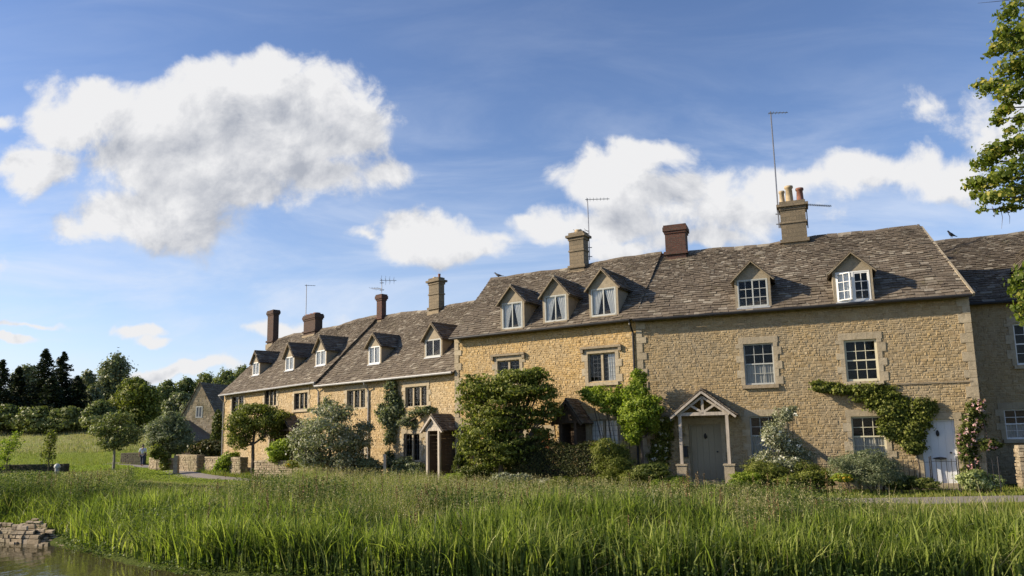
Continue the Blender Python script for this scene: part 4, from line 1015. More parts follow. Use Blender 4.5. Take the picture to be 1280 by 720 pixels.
plant('garden_shrub', 'pale green shrubs below the white rose bush', 'shrub', [(1010,598,18,10),(990,602,18,9),(1030,598,14,10)], 22.8, 'mid', 5000, .08, group=TG)
plant('garden_shrub', 'dark low shrubs along the railings before the iron gate', 'shrub', [(1135,603,16,8),(1155,604,14,7),(1120,605,10,6)], 22.3, 'dark', 4000, .08, group=TG)
plant('garden_shrub', 'silvery bush rising at the left end of the clipped hedge', 'shrub', [(650,600,14,8),(638,602,14,8),(628,600,12,9),(680,604,14,6)], 25.6, 'silver', 6000, .08, group=TG)
plant('garden_shrub', 'yellow green mound beside the two small yew cones', 'shrub', [(572,597,18,5),(590,594,16,6),(605,598,12,5)], 29.8, 'bright', 3000, .1, group=TG)
plant('garden_shrub', 'pale leafy bush at the foot of the timber porch', 'shrub', [(505,583,14,12),(520,588,12,10),(497,592,12,8)], 32, 'grey', 4000, .11, group=TG)
plant('garden_shrub', 'dark twiggy shrub at the right end of the low garden wall', 'shrub', [(458,582,14,14),(470,588,12,12),(452,594,10,8)], 32.6, 'grey', 3000, .1, group=TG, barkm='barkpale')
plant('garden_shrub', 'yellow-green rounded bush left of the silvery tree', 'shrub', [(350,563,16,14),(362,556,12,10)], 37, 'bright', 3500, .13, group=TG)
plant('garden_shrub', 'lush green bush growing over the broken garden wall', 'shrub', [(284,582,14,16),(276,590,10,10),(293,576,8,10)], 43, 'bright', 4500, .16, group=TG)
plant('garden_shrub', 'brownish shrubs behind the far garden wall', 'shrub', [(262,560,16,10),(280,562,14,10),(246,562,10,8)], 50, 'yew', 3000, .2, group=TG)
plant('garden_shrub', 'dark ivy bush on the barn corner under the terrace end', 'shrub', [(272,528,6,14),(270,545,6,10)], 52, 'dark', 2500, .2, group=TG)
plant('garden_shrub', 'low yellow blooms before the silvery tree', 'flowers', [(372,580,16,5),(398,577,12,5)], 34.6, 'mid', 1400, .1, group=TG, flowers=('yellow', 40, .09))
plant('garden_shrub', 'tall grassy plants between the tan porch door and the rounded bush', 'shrub', [(950,586,18,14),(968,592,18,12),(1005,588,16,12),(1022,592,16,10)], 23.7, 'mid', 7000, .09, group=TG, asp=.22, up=.6)
plant('garden_shrub', 'leafy dark filler shrubs under the broad dark tree', 'shrub', [(590,590,16,9),(610,588,16,12),(640,590,16,12)], 28.2, 'dark', 5000, .08, group=TG)
plant('garden_shrub', 'mixed green border plants left of the oak porch plinth', 'shrub', [(790,598,18,9),(760,602,20,9),(735,604,18,8),(700,604,18,8)], 24.6, 'mid', 6500, .08, group=TG, asp=.35, up=.5)
for k, (px, w_) in enumerate(((574, 8), (584, 7))):
    plant('yew_cone', ['taller dark clipped yew cone by the brown door', 'shorter dark clipped yew cone by the brown door'][k], 'topiary', [(px, 586, w_, 10), (px, 575 + 3*k, w_*.75, 9), (px, 565 + 5*k, w_*.4, 8)], 30.2, 'dark', 3500, .07, group='clipped yew cones', kper=40, fill=.2)
# hedge
def hedge(label, p0, p1, w, h, mat, n, size):
    SEED[0] += 1; rng = np.random.default_rng(SEED[0]); p0 = Vector((*p0, 0)); p1 = Vector((*p1, 0)); d = p1 - p0; ln = d.length; U = np.array(d.normalized()); V = np.array((-U[1], U[0], 0))
    e = empty('clipped_hedge', p0, label=label, cat='hedge'); u = rng.uniform(0, ln, n); f = rng.random(n); y = np.empty(n); z = np.empty(n); nn = np.zeros((n, 3))
    hh = h * (1 + .05*np.sin(u*2.1) + .03*np.sin(u*5)); top = f < .35; fr = (f >= .35) & (f < .8); bk = f >= .8
    y[top] = rng.uniform(0, w, top.sum()); z[top] = hh[top]; y[fr] = 0; z[fr] = rng.uniform(0, 1, fr.sum())*hh[fr]; y[bk] = w; z[bk] = rng.uniform(0, 1, bk.sum())*hh[bk]
    y += .06*np.sin(u*3 + z*4); nn[top] = (0, 0, 1); nn[fr] = -V; nn[bk] = V
    P_ = np.outer(u, U) + np.outer(y, V) + np.stack([0*z, 0*z, z], 1) + rng.normal(size=(n, 3))*.05; P_[:, 2] = np.maximum(P_[:, 2], .02); nn = nn + rng.normal(size=(n, 3))*.6; nn /= np.linalg.norm(nn, axis=1, keepdims=True)
    v, q_ = leaf_quads(P_, nn, size, rng); np_mesh('foliage', v, q_, L[mat], e)
    mb = MB(); Uv, Vv = Vector(U), Vector(V)
    for k in range(int(ln/.35)):
        c = Uv*(.2+k*.35) + Vv*(w/2); mb.tube([tuple(c), tuple(c + Vector((.04, 0, h*.5))), tuple(c+Vector((0, .05, h*.85)))], [.03, .02, .01], 5)
    mb.build('stem', M['bark'], e)
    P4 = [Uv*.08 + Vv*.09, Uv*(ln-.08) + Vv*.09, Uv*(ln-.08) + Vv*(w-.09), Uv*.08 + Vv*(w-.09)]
    MB().add([tuple(q) for q in P4] + [tuple(q + Vector((0, 0, h*.93))) for q in P4], [(0,1,5,4),(1,2,6,5),(2,3,7,6),(3,0,4,7),(4,5,6,7)]).build('dark_core', M['black'], e)  # solid near-black box filling the inside of the hedge
a = base_at(640, 590, 27.0); b = base_at(752, 590, 25.4)
hedge('dark clipped box hedge before the golden cottage', (a.x, a.y), (b.x, b.y), .8, 1.55, 'hedge', 20000, .06)

# left: young trees, willow bush, saplings, far trees
LG = 'trees on the left bank and beyond'
plant('willow_bush', 'round grey-green willow bush where the path ends', 'tree', [(212,545,26,22),(200,540,16,16),(225,550,16,18),(215,525,16,10),(205,560,18,10)], 55, 'grey', 9000, .24, group=LG, trunk=213, asp=.3, thick=.1)
plant('young_tree', 'young open tree with slim pale trunk beside the path', 'tree', [(145,535,26,14),(128,540,16,12),(160,545,18,12),(150,522,18,10),(140,555,20,8),(168,550,6,6)], 46, 'far', 2900, .17, trunk=143, group=LG, barkm='barkpale', fill=.3, thick=.08)
plant('sapling', 'slender willow sapling in the long grass', 'tree', [(62,552,10,14),(66,543,6,8),(60,570,10,12)], 44, 'mid', 650, .13, trunk=62, group=LG, fill=.2, thick=.03)
plant('sapling', 'pale green sapling at the left edge beside the dark wall', 'tree', [(12,555,14,12),(5,570,12,16),(20,545,6,8)], 46, 'bright', 800, .13, trunk=10, group=LG, fill=.2, thick=.03)
plant('garden_shrub', 'tall grassy shrub left of the far garden wall', 'shrub', [(196,565,8,9),(206,580,6,14)], 52, 'mid', 2500, .2, group=LG)
def far_tree(label, cx, top, w, d, mat, n, size, basepy=545, kind='broad'):
    hh = basepy - top
    if kind == 'broad':
        sp_ = [(cx, top + hh*.28, w*.62, hh*.28), (cx - w*.5, top + hh*.5, w*.5, hh*.26), (cx + w*.5, top + hh*.48, w*.5, hh*.28), (cx, top + hh*.62, w*.8, hh*.25), (cx + w*.15, top + hh*.14, w*.34, hh*.14), (cx-w*.3, top+hh*.3, w*.4, hh*.2)]
        return plant('broadleaf_tree', label, 'tree', sp_, d, mat, n, size, trunk=cx, group=LG, thick=.3, kper=20, gz=None, dj=1.5, clump=.24, fill=.45)
def conifer(label, cx, top, w, d, n, basepy=548, seed=1):
    rng = np.random.default_rng(seed); b = W(cx, basepy, d); z0 = float(ground_z(b.x, b.y)); T = W(cx, top, d); H_ = T.z - z0; Rr = w * d / 940
    e = empty('conifer_tree', (b.x, b.y, z0), label=label, cat='tree', group=LG)
    nb = 190; P_ = []; NN = []; br = MB()
    for i in range(nb):
        f = (i + rng.random()) / nb; f = f**.85; z = H_ * (.06 + .93 * f); ln = Rr * (1 - f)**.75 * rng.uniform(.65, 1.15) + .12; az = rng.uniform(0, 6.283); dx, dy = math.cos(az), math.sin(az)
        k = max(6, int(n / nb * (ln / Rr + .15))); t_ = rng.uniform(.05, 1, k); wd = ln*.17*(1.15 - t_)
        s_ = rng.normal(size=k) * wd; P_.append(np.stack([dx*t_*ln - dy*s_, dy*t_*ln + dx*s_, z - .32*ln*t_ + .12*ln*t_**3 - np.abs(s_)*.3 + rng.normal(size=k)*.08], 1)); NN.append(np.stack([rng.normal(size=k)*.5, rng.normal(size=k)*.5, np.ones(k)*.9], 1))
        if i % 3 == 0: br.tube([(0, 0, z), (dx*ln*.8, dy*ln*.8, z - .25*ln)], [.05, .015], 4)
    P_ = np.concatenate(P_); NN = np.concatenate(NN); NN /= np.linalg.norm(NN, axis=1, keepdims=True)
    v, q_ = leaf_quads(P_, NN, .5, rng, .35); np_mesh('crown', v, q_, L['conifer'], e)
    br.tube([(0, 0, -.2), (0, 0, H_*.6), (0, 0, H_*.99)], [.24, .13, .02], 7); br.build('trunk', M['bark'], e)
conifer('tallest dark spruce in the far left group', 50, 436, 34, 96, 9000, seed=3)
conifer('second dark spruce with ragged arms right of the tallest', 73, 440, 34, 99, 9000, seed=4)
conifer('shorter spruce left of the tallest spruce', 18, 458, 32, 97, 7000, seed=5)
conifer('leaning spruce at the left picture edge', -4, 450, 32, 94, 7000, seed=6)
conifer('low spruce filling between the two tall ones', 60, 470, 32, 94, 6000, seed=7)
conifer('squat spruce at the right of the dark group', 92, 470, 30, 98, 6000, seed=8)
far_tree('grey-green tree between the spruces and the tall poplar shape', 108, 462, 20, 104, 'farg', 6500, .45)
far_tree('tall pale airy tree rising behind the round green tree', 143, 444, 27, 118, 'farg', 9000, .5)
far_tree('broad round green tree right of centre of the far group', 168, 472, 32, 92, 'mid', 9500, .38)
far_tree('dark low tree behind the young open tree', 125, 500, 24, 90, 'far', 5000, .4)
far_tree('pale tree behind the spruces at the left', 32, 455, 26, 120, 'farg', 6500, .5)
for k, (cx, tp, w, lab) in enumerate(((208,476,20,'first dark crown of the wooded ridge from the left'),(232,471,22,'second crown of the wooded ridge above the willow bush'),(256,466,22,'crown of the wooded ridge straight above the barn apex'),
        (280,462,22,'crown of the wooded ridge at the left end of the terrace roof'),(300,456,20,'crown of the wooded ridge just behind the far dormer'),(322,456,20,'highest crown of the wooded ridge behind the terrace roof'),(190,484,18,'lowest crown of the wooded ridge beside the round tree'),
        (225,490,22,'pale crown in front of the wooded ridge over the willow bush'),(205,500,20,'small crown in front of the wooded ridge left of barn'))):
    far_tree(lab, cx, tp, w, 150 - (20 if k > 6 else 0) + k % 3 * 6, 'far' if k != 7 else 'farg', 5200, .6, basepy=540)
for k, (cx, tp, w, lab) in enumerate(((5,505,30,'dark understorey tree at the far left edge'),(45,508,30,'dark understorey tree below the tallest spruce'),(85,508,28,'dark understorey tree below the squat spruce'))):
    far_tree(lab, cx, tp, w, 93, 'far', 4200, .4)

# overhanging tree at the right, trunk outside the frame
def overhang():
    SEED[0] += 1; rng = np.random.default_rng(77); d = 12.5; base = W(1450, 560, d); org = Vector((base.x, base.y, 0.0))
    e = empty('overhanging_tree', org, label='leafy tree at the right edge whose branches hang before the sky', cat='tree')
    mb = MB(); mb.tube([(0, 0, -.1), (.05, 0, 2.5), (-.1, .1, 5.0), (0, 0, 8.0)], [.3, .25, .2, .12], 10)
    sp_ = [(1262,15,16,16),(1272,45,22,18),(1252,40,10,12),(1245,62,12,8),(1262,85,20,16),(1240,108,16,9),(1225,105,9,6),(1268,115,20,12),(1255,135,12,10),(1246,150,9,7),(1275,150,10,10),(1262,165,8,6),
           (1272,178,14,8),(1250,190,22,12),(1228,205,16,9),(1214,230,11,10),(1240,225,18,12),(1262,215,20,16),(1222,243,9,8),(1246,247,16,9),(1270,240,16,16),(1262,260,12,6),(1228,262,5,5),(1300,60,30,60),(1310,180,34,50),(1300,240,24,24),
           (1272,350,9,9),(1279,368,9,12),(1283,395,10,16),(1300,360,22,40),(1265,362,6,5),(1276,384,8,8)]
    bl = px_blobs(sp_, d, 1.3, .5, rng); P_, NN = crown_points(bl, 9500, rng, .34, .3, 26, .1); P_ = P_ - np.array(org)
    v, q_ = leaf_quads(P_, NN, .08, rng, .75); np_mesh('crown', v, q_, L['maple'], e)
    for b in bl:
        c = Vector(b[:3]) - org; z0 = min(max(c.z - .6, 2.2), 7.5); s0 = Vector((0, 0, z0)); mid_ = (s0*.35 + c*.65) + Vector((0, 0, .25)); mb.tube([tuple(s0), tuple(mid_), tuple(c)], [.06, .022, .006], 5)
    for (px, py, qx, qy) in ((1250, 258, 1252, 286), (1258, 262, 1262, 280), (1240, 258, 1243, 272), (1262, 0, 1222, 4), (1262, 4, 1245, 14)):
        a_ = W(px, py, d) - org; b_ = W(qx, qy, d) - org; mb.tube([tuple(a_), tuple((a_+b_)/2 + Vector((.03, 0, 0))), tuple(b_)], [.007, .005, .002], 4)
    mb.build('trunk', M['bark'], e)
overhang()

# ------------------------------------------------------------------ garden walls, railings, posts
def stone_wall(label, p0, p1, h, th=.4, name='dry_stone_wall', z0=None, mat='drywall', cope=True):
    p0 = Vector((*p0, 0)); p1 = Vector((*p1, 0)); d = p1 - p0; ln = d.length; zb = z0 if z0 is not None else min(float(ground_z(p0.x, p0.y)), float(ground_z(p1.x, p1.y)))
    e = empty(name, (p0.x, p0.y, zb), math.atan2(d.y, d.x), label=label, cat='wall', group='dry stone walls'); mb = MB(); a = dict(hmin=.07, hmax=.14, wmin=.14, wmax=.4, pr=.05)
    rubble(mb, lambda u, v, z: (u, v, z), 0, ln, -.1, h, **a); rubble(mb, lambda u, v, z: (u, th - v, z), 0, ln, -.1, h, **a)
    rubble(mb, lambda u, v, z: (v, u, z), 0, th, -.1, h, **a); rubble(mb, lambda u, v, z: (ln - v, u, z), 0, th, -.1, h, **a)
    mb.box((0, 0, -.1), (ln, th, h)); mb.build('wall', M[mat], e)
    if cope:
        cb = MB(); u = 0
        while u < ln - .05:
            w = min(rnd.uniform(.2, .45), ln - u); k = rnd.uniform(0, .03); cb.box((u+.004, -.05+k, h+.002), (u+w-.004, th+.05-k, h+.07+k), .01); u += w
        cb.build('coping', M[mat], e)
def wl(px0, d0, px1, d1): a = base_at(px0, 590, d0); b = base_at(px1, 590, d1); return (a.x, a.y), (b.x, b.y)
stone_wall('long low dry stone wall under the silvery tree', *wl(318, 38.3, 448, 33.2), .86)
stone_wall('stretch of dry stone wall before the far end cottage with a gap at its left', *wl(256, 45.5, 300, 41.2), .95)
stone_wall('short length of dry stone wall beyond the gap near the willow bush', *wl(220, 50.5, 246, 47.5), 1.0)
stone_wall('dry stone wall piece beside the round willow bush', *wl(186, 56, 210, 52), .8)
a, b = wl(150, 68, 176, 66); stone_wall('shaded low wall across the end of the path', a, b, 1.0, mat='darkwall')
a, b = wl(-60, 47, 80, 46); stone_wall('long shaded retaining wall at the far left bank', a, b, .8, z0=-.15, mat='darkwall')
rv = empty('stone_revetment', (-24, 24.6, -.85), math.atan2(-4.15, 11.6), label='crumbling pale stone revetment at the water edge', cat='wall'); mb = MB()
rtop = lambda u: (.66 if u < 11.0 else .66 - (u - 11.0) * .3) + .10 * math.sin(u * 2.3) + .07 * math.sin(u * 5.1)
for lay in (0, .18, .36): rubble(mb, lambda u, v, z, l=lay: (u + .02 * math.sin(z * 19 + u), v + l * .9 + .12 * z + .03 * math.sin(u * 3.1 + z * 6), z), 0, 12.3, -.1, 1.05, top=lambda u, l=lay: rtop(u) - .1 + l * .35, hmin=.05, hmax=.13, wmin=.12, wmax=.42, pr=.07)
mb.build('wall', M['drywall'], rv)
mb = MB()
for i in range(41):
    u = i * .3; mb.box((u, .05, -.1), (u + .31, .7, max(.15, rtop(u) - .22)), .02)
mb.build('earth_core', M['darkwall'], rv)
mb = MB()
for i in range(34):
    u = rnd.uniform(9, 13.0); v = rnd.uniform(-.35, .1); h_ = rnd.uniform(.05, .14); z_ = .0 + rnd.uniform(.02, .12); w_ = rnd.uniform(.1, .28); mb.box((u, v, z_), (u + w_, v + w_ * .7, z_ + h_), .02)
mb.build('fallen_stones', M['drywall'], rv, kind='stuff')
stone_wall('brown stone garden wall under the right window of the shaded cottage', (14.9, 22.6), (22, 19.9), 1.25)
# gate post by the gap
e = base_at(220, 590, 46.8)
MB().box((e.x - .14, e.y - .14, -.1), (e.x + .14, e.y + .14, 1.1), .02).build('gate_pier', M['drywall'], label='squat stone gate pier in the gap of the dry stone wall', cat='post')
e = base_at(481, 590, 31.5); mb = MB().box((-.055, -.055, -.1), (.055, .055, 1.22)).add([(-.055,-.055,1.22),(.055,-.055,1.22),(.055,.055,1.22),(-.055,.055,1.22),(0,0,1.26)], [(0,1,4),(1,2,4),(2,3,4),(3,0,4)])
o = mb.build('wooden_post', M['oak'], label='pale wooden post under the climber left of the timber porch', cat='post'); o.location = e
e = base_at(620, 590, 28.2); o = MB().box((-.05, -.05, -.1), (.05, .05, 1.1), .004).build('wooden_post', M['oak'], label='pale wooden post below the broad dark tree', cat='post'); o.location = e
e = G(70, 607, -.1); bo = empty('marker_post', (e.x, e.y, float(ground_z(e.x, e.y))), label='short grey post with pale cap standing in the left bank grass', cat='post')
MB().lathe((0, 0, -.05), [(.1, 0), (.1, .8), (.09, .85), (.0, .85)], 12).build('shaft', M['gutterg'], bo, True); MB().lathe((0, 0, .77), [(.14, 0), (.15, .06), (.12, .14), (.06, .2), (0, .21)], 12).build('cap', M['greypaint'], bo, True)

def railing(label, p0, p1, h, name='iron_railing', gate=False):
    p0 = Vector((*p0, 0)); p1 = Vector((*p1, 0)); d = p1 - p0; ln = d.length
    e = empty(name, p0, math.atan2(d.y, d.x), label=label, cat='gate' if gate else 'railing')
    [MB().beam((0, 0, zz), (ln, 0, zz), .03, .012).build('rail', M['iron'], e) for zz in (.12, h-.08)]
    n = max(2, int(ln/.13))
    for i in range(n + 1):
        x = ln*i/n; big = i in (0, n)
        MB().tube([(x, 0, 0 if big else .1), (x, 0, h if not big else h+.08)], .018 if big else .009, 6).build('bar', M['iron'], e)
g = lambda px, d: (base_at(px, 600, d).x, base_at(px, 600, d).y)
railing('black iron gate before the white front door', g(1166, 22.55), g(1198, 22.2), 1.0, 'iron_gate', True)
railing('black iron railing run left of the gate', g(1118, 23.0), g(1164, 22.57), .98)
railing('black iron railing run under the pink rose', g(1200, 22.15), g(1250, 21.7), .98)
railing('black iron railing before the white rose bush', g(930, 24.6), g(1040, 23.6), .85)
e = hA.world(*([hA.fp(853, 560)[0]]), 0, 0) if False else None
x_, z_ = hA.fp(855, 565, -.12); wp = hA.world(x_, -.12, z_); o = MB().box((-.13, -.1, -.17), (.13, .1, .17), .01).box((-.14, -.11, .17), (.14, .11, .2)).build('post_box', M['iron'], label='black letter box on the wall beside the tan porch door', cat='letter box'); o.location = wp; o.rotation_euler = (0, 0, hA.rz)
x_, z_ = hA.fp(851, 545, -.12); wp = hA.world(x_, -.14, z_); lm = empty('wall_lantern', wp, hA.rz, label='small black lantern on the wall left of the tan porch door', cat='lantern')
MB().box((-.05, -.05, -.1), (.05, .05, .08), -.01).add([(-.08,-.08,.08),(.08,-.08,.08),(.08,.08,.08),(-.08,.08,.08),(0,0,.16)], [(0,1,4),(1,2,4),(2,3,4),(3,0,4)]).build('lantern_body', M['iron'], lm)
MB().tube([(0, .0, .1), (0, .08, .16), (0, .14, .1)], .01, 6).build('bracket', M['iron'], lm)
# gravestone-like trim: small terrace of pots omitted

# ------------------------------------------------------------------ person on the path
pp = base_at(177.5, 583, 62.0, 0); pe_ = empty('person', (pp.x, pp.y, float(ground_z(pp.x, pp.y)) + .05), R(100), label='person in pale top and dark trousers walking on the path', cat='person')
skinm = simple('skin', (.45, .28, .2), .5, .05, 10, 0); shirtm = simple('pale_shirt', (.5, .52, .55), .8, .1, 10, .2, .01); trom = simple('navy_trousers', (.03, .035, .06), .8, .2, 10, .2, .01); hairm = simple('grey_hair', (.10, .08, .06), .7, .3, 30, .4, .01)
def J(k, x, y, z, r_): return (k, (x, y, z), r_)
hip = J('hip', 0, 0, .95, (.15, .11))
skinmesh('body', [[hip, J('waist', 0, 0, 1.08, (.135, .1)), J('chest', .01, 0, 1.32, (.165, .11)), J('neck', .02, 0, 1.48, .055), J('head', .04, 0, 1.6, .085), J('top', .04, 0, 1.70, .07)],
    [J('head', .04, 0, 1.6, .085), J('nose', .135, 0, 1.6, .015)],
    [J('head', .04, 0, 1.6, .085), J('earl', .03, .085, 1.6, .018)], [J('head', .04, 0, 1.6, .085), J('earr', .03, -.085, 1.6, .018)],
    [J('chest', .01, 0, 1.32, (.165, .11)), J('shl', 0, .19, 1.41, .06), J('ell', -.05, .25, 1.14, .045), J('wrl', .04, .26, .9, .03), J('hal', .07, .26, .82, .04), J('fil', .09, .25, .74, .02)],
    [J('chest', .01, 0, 1.32, (.165, .11)), J('shr', 0, -.19, 1.41, .06), J('elr', -.02, -.25, 1.14, .045), J('wrr', .12, -.26, .93, .03), J('har', .16, -.26, .86, .04), J('fir', .18, -.25, .79, .02)],
    [hip, J('hl', .03, .1, .86, .095), J('kl', .15, .1, .49, .062), J('al', .14, .1, .09, .042), J('tl', .28, .11, .04, .035)],
    [hip, J('hr', -.02, -.1, .86, .095), J('kr', -.05, -.1, .49, .062), J('ar', -.24, -.1, .13, .042), J('tr', -.12, -.11, .05, .035)]], skinm, pe_)
skinmesh('shirt', [[J('hip', 0, 0, .97, (.165, .13)), J('waist', 0, 0, 1.08, (.155, .12)), J('chest', .01, 0, 1.32, (.185, .13)), J('neck', .02, 0, 1.44, .075)],
    [J('chest', .01, 0, 1.32, (.185, .13)), J('shl', 0, .19, 1.41, .078), J('ell', -.05, .25, 1.14, .062)], [J('chest', .01, 0, 1.32, (.185, .13)), J('shr', 0, -.19, 1.41, .078), J('elr', -.02, -.25, 1.14, .062)]], shirtm, pe_)
skinmesh('trousers', [[J('hip', 0, 0, .95, (.17, .13)), J('hl', .03, .1, .86, .112), J('kl', .15, .1, .49, .085), J('al', .14, .1, .12, .068)],
    [J('hip', 0, 0, .95, (.17, .13)), J('hr', -.02, -.1, .86, .112), J('kr', -.05, -.1, .49, .085), J('ar', -.23, -.1, .16, .068)]], trom, pe_)
skinmesh('hair', [[J('a', .02, 0, 1.66, .088), J('b', -.02, 0, 1.61, .075)], [J('a', .02, 0, 1.66, .088), J('c', .05, 0, 1.72, .06)]], hairm, pe_)

# ------------------------------------------------------------------ grasses
G1 = leaf('reed_blades', (.04,.065,.014), (.25,.30,.065), .38, (.36,.38,.12), rough=.4, nscale=1.1)
G2 = leaf('long_grass_blades', (.06,.10,.018), (.21,.26,.055), .35, (.38,.33,.16), nscale=.7)
G3 = leaf('lawn_blades', (.09,.12,.018), (.22,.26,.055), .3, (.30,.27,.08), nscale=.6)
G4 = leaf('seed_heads', (.22,.20,.09), (.40,.36,.20), .25)
G5 = leaf('weed_leaves', (.04,.07,.015), (.11,.15,.035), .25, (.2,.22,.07), nscale=.8)
def blades(name, label, mat, x, y, h, w, bend, rng, segs=4, cat='grass', flop=0.08):
    n = len(x); z = ground_z(x, y); az = rng.uniform(0, 2*np.pi, n); ln = rng.normal(size=n)*flop; bd = np.abs(rng.normal(size=n))*bend; fa = rng.uniform(0, np.pi, n)
    dx, dy = np.cos(az), np.sin(az); wx, wy = np.cos(fa)*w*.5, np.sin(fa)*w*.5; V_ = np.empty((n, (segs+1)*2, 3))
    for k in range(segs+1):
        t_ = k/segs; o_ = h*(ln*t_ + bd*t_**2.4); zz = z + h*(t_ - .35*bd*t_**3); ww = (1 - t_**2.2)*.95 + .05
        if k == 0: ww = .6
        cx, cy = x + dx*o_, y + dy*o_
        V_[:, 2*k] = np.stack([cx - wx*ww, cy - wy*ww, zz], 1); V_[:, 2*k+1] = np.stack([cx + wx*ww, cy + wy*ww, zz], 1)
    base = np.arange(n)[:, None]*(segs+1)*2; q_ = np.concatenate([base + np.array([2*k, 2*k+1, 2*k+3, 2*k+2]) for k in range(segs)], 1).reshape(-1, 4)
    return np_mesh(name, V_.reshape(-1, 3), q_, mat, label=label, cat=cat, kind='stuff')
rng = np.random.default_rng(5)
def scatter(n, x0, x1, y0, y1, keep, wts=None):
    X, Y = [], []; tot = 0
    while tot < n:
        x = rng.uniform(x0, x1, n); y = rng.uniform(y0, y1, n); k = keep(x, y); X.append(x[k]); Y.append(y[k]); tot += k.sum()
    return np.concatenate(X)[:n], np.concatenate(Y)[:n]
def clumpf(x, y, s=1.0, ph=0): return .5 + .25*np.sin(x*1.9*s+ph+1.3*np.sin(y*1.1*s)) + .25*np.sin(y*2.3*s + x*.8*s+ph*2)
inview = lambda x, y: (np.abs(x) < y*.74 + 2)
def kr(x, y): d = bank_d(x, y); return (d > -.15) & (d < np.where(x > 4, 1.75, 2.7)*(.55+.6*clumpf(x, y, .5))) & (x > -11.6) & inview(x, y) & (rng.random(len(x)) < .12 + .88*clumpf(x, y, 1.6, 1)**1.5)
x, y = scatter(32000, -12, 14, 12, 22, kr); d_ = bank_d(x, y)
blades('reeds', 'tall green iris reeds along the near water edge', G1, x, y, (.45 + .5*rng.random(len(x))**1.3)*(.74+.45*clumpf(x, y, .7, 3))*np.where(x < 4, 1.15, .95), (.016 + .034*rng.random(len(x))**1.5), .42, rng, 5, 'reeds', .1)
def cap_h(x, y): return np.where((x < -8.5) & (x > -.5*y), np.maximum(.08, 1.75*(1 - y/(path_y(x) - 1))), np.where(x < -.5*y, .3 + .65*np.clip((46 - y)/20, 0, 1), 9))   # keeps the path end in sight
def left_up(x): return 1 + .75*np.clip(-x - 1, 0, 9)/9
def kl(x, y): d = bank_d(x, y); return (d > 1.6) & (y < path_y(x) - 1.0) & (x < 7.5 + 1.5*np.sin(y*2)) & inview(x, y) & (rng.random(len(x)) < .3 + .7*clumpf(x, y, 1.1, 2))
x, y = scatter(70000, -22, 9, 13, 40, kl); far = np.clip((y-15)/25, 0, 1)
blades('long_grass', 'rough long grass covering the bank between reeds and path', G2, x, y, np.minimum((.16 + .36*rng.random(len(x)))*(.6+.9*clumpf(x, y, .8, 1))*left_up(x), cap_h(x, y)), .012 + .012*far, .6, rng, 4, 'grass', .2)
def kfl(x, y): d = bank_d(x, y); return (d > .1) & (y < path_y(x) - 1.0 + 30*(x < -22)) & (x < -7.5) & inview(x, y)
x, y = scatter(80000, -38, -7, 15, 60, kfl)
blades('bank_grass', 'bright tussocky grass on the left bank', G1, x, y, np.minimum((.16 + .85*rng.random(len(x))*clumpf(x, y, .6)), cap_h(x, y)), .02 + .0005*y, .45, rng, 4, 'grass', .2)
x, y = scatter(15000, -20, 8, 14, 34, kl); hs_ = np.minimum((.36 + .3*rng.random(len(x)))*left_up(x)**.7, cap_h(x, y)*1.05); z = ground_z(x, y)
P_ = np.repeat(np.stack([x, y, z + hs_], 1), 5, 0); P_[:, 2] -= np.tile(np.arange(5)*.035, len(x)); P_ += rng.normal(size=P_.shape)*.012; nn = rng.normal(size=P_.shape); nn /= np.linalg.norm(nn, axis=1, keepdims=True)
v, q_ = leaf_quads(P_, nn, .035, rng, .5); np_mesh('seed_heads', v, q_, G4, label='pale grass seed heads above the long grass', cat='grass', kind='stuff')
blades('grass_stalks', 'thin straw stalks carrying the seed heads', G4, x, y, hs_, .005 + 0*x, .1, rng, 2, 'grass', .05)
def km(x, y): d = bank_d(x, y); return (d > 2.2) & (y < path_y(x) - .98) & (x > 5.5) & inview(x, y)
x, y = scatter(60000, 5, 16, 12, 21.5, km)
blades('mown_grass', 'shorter mown verge between reeds and the path at the right', G3, x, y, .05 + .10*rng.random(len(x))*clumpf(x, y, .9) + .25*(rng.random(len(x)) < .03), .012+0*x, .5, rng, 2, 'grass', .25)
def kg(x, y): return (y > path_y(x) + .98) & (y < path_y(x) + 3.2) & inview(x, y)
x, y = scatter(30000, -20, 15, 18, 48, kg)
blades('border_plants', 'low leafy growth at the foot of the cottage fronts', G3, x, y, (.10 + .42*rng.random(len(x))*clumpf(x, y, 1.4))*np.where(x < 8.5, 1, .5), .02+0*x, .5, rng, 3, 'ground cover', .25)
# broad weeds at the water line
def kw(x, y): d = bank_d(x, y); return (d > -.35) & (d < .5) & inview(x, y) & (rng.random(len(x)) < clumpf(x, y, 1.7))
x, y = scatter(900, -12, 14, 12, 23, kw); z = np.maximum(ground_z(x, y), WATER)
P_ = np.repeat(np.stack([x, y, z + .10], 1), 14, 0) + rng.normal(size=(len(x)*14, 3))*np.array([.12, .12, .09]); P_[:, 2] = np.maximum(P_[:, 2], WATER + .02); nn = rng.normal(size=P_.shape)*.5; nn[:, 2] += .8; nn /= np.linalg.norm(nn, axis=1, keepdims=True)
v, q_ = leaf_quads(P_, nn, .055, rng, .7); np_mesh('water_weeds', v, q_, G5, label='leafy water weeds at the foot of the reeds', cat='weeds', kind='stuff')

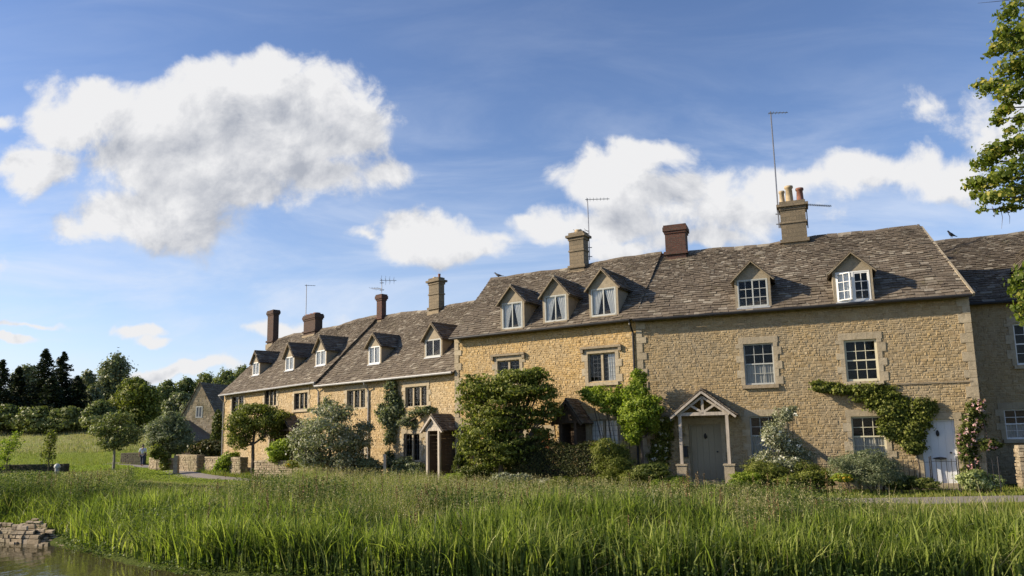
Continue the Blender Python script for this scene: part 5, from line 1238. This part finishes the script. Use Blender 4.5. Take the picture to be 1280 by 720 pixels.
# nettles, docks and other tall weeds standing in the bank
def kn(x, y): d = bank_d(x, y); return (d > .1) & (d < 7) & (y < path_y(x) - 1.3) & (x < 8) & inview(x, y) & (rng.random(len(x)) < clumpf(x, y, .9, 4)**3)
x, y = scatter(6500, -20, 9, 13, 32, kn); hh = np.minimum((.32 + .36*rng.random(len(x)))*left_up(x), cap_h(x, y)*1.1); z = ground_z(x, y); K = 22
t_ = rng.random((len(x), K)); ang = rng.uniform(0, 6.28, t_.shape); rad = .02 + .10*(1-.6*t_)*rng.random(t_.shape)
P_ = np.stack([x[:, None] + np.cos(ang)*rad + .05*t_, y[:, None] + np.sin(ang)*rad, z[:, None] + hh[:, None]*t_], 2).reshape(-1, 3); nn = rng.normal(size=P_.shape)*.5; nn[:, 2] += .7; nn /= np.linalg.norm(nn, axis=1, keepdims=True)
v, q_ = leaf_quads(P_, nn, .062, rng, .45); np_mesh('tall_weeds', v, q_, G5, label='leafy nettles and docks scattered through the bank grass', cat='weeds', kind='stuff')
blades('weed_stalks', 'dark stalks of the nettles and docks', G5, x, y, hh*1.05, .008 + 0*x, .02, rng, 2, 'weeds', .02)
x, y = scatter(30000, -90, -12, 78, 118, lambda x, y: (x < -.2*y) & (np.abs(x) < y*.75) & (y + .15*x > 68 + 6*clumpf(x, y, .1)))
blades('meadow_grass', 'pale hay meadow on the rising field', G4, x, y, .25 + .5*rng.random(len(x))*clumpf(x, y, .15), .05+0*x, .4, rng, 2, 'grass', .2)

# brown dock spikes
x, y = scatter(260, -16, 8, 13, 30, lambda x, y: (bank_d(x, y) > .5) & (bank_d(x, y) < 7) & (y < path_y(x) - 1.5) & inview(x, y) & (rng.random(len(x)) < clumpf(x, y, .7, 2)**2))
hd = np.minimum((.6 + .35*rng.random(len(x)))*left_up(x)**.6, cap_h(x, y)*1.15); z = ground_z(x, y); K = 46; t_ = rng.random((len(x), K)); ang = rng.uniform(0, 6.28, t_.shape); rad = .035*(1 - t_)*rng.random(t_.shape) + .006
P_ = np.stack([x[:, None] + np.cos(ang)*rad, y[:, None] + np.sin(ang)*rad, z[:, None] + hd[:, None]*(.6 + .4*t_)], 2).reshape(-1, 3); nn = rng.normal(size=P_.shape); nn /= np.linalg.norm(nn, axis=1, keepdims=True)
G6 = leaf('dock_seed', (.12,.075,.035), (.24,.17,.08), .1)
v, q_ = leaf_quads(P_, nn, .03, rng, .8); np_mesh('dock_seed_spikes', v, q_, G6, label='rusty brown dock seed spikes above the bank grass', cat='weeds', kind='stuff')
blades('dock_stalks', 'reddish dock stalks', G6, x, y, hd, .009 + 0*x, .02, rng, 2, 'weeds', .02)

x, y = scatter(1500, -12, 14, 12, 21, lambda x, y: kr(x, y) & (bank_d(x, y) > .2))
blades('broad_reeds', 'broad arching iris leaves among the reeds', G1, x, y, .75 + .35*rng.random(len(x)), .04 + .02*rng.random(len(x)), .9, rng, 6, 'reeds', .3)
x, y = scatter(2600, -16, 13, 12, 24, lambda x, y: (bank_d(x, y) > -.1) & (bank_d(x, y) < 5) & (y < path_y(x) - 1.2) & inview(x, y))
blades('dead_stems', 'dead straw stems leaning through the reeds', G4, x, y, .3 + .5*rng.random(len(x)), .012 + 0*x, .9, rng, 4, 'reeds', .5)

x, y = scatter(26000, -62, -18, 40, 84, lambda x, y: (y > path_y(x) - 26) & (np.abs(x + 30) < 34) & (x < -.33*y) & (np.abs(x) < y*.75) & ((x < -.52*y) | (y > 66)))
blades('field_grass', 'uneven bright grass of the field below the hay meadow', G3, x, y, .10 + .30*rng.random(len(x))*clumpf(x, y, .25), .035+0*x, .4, rng, 2, 'grass', .25)

x, y = scatter(2600, -22, -12.2, 19.5, 25, lambda x, y: (bank_d(x, y) > .05) & (bank_d(x, y) < 1.1))
blades('overhanging_grass', 'bright grass flopping over the stone edge at the water', G1, x, y, .35 + .4*rng.random(len(x)), .022 + 0*x, .9, rng, 5, 'grass', .35)
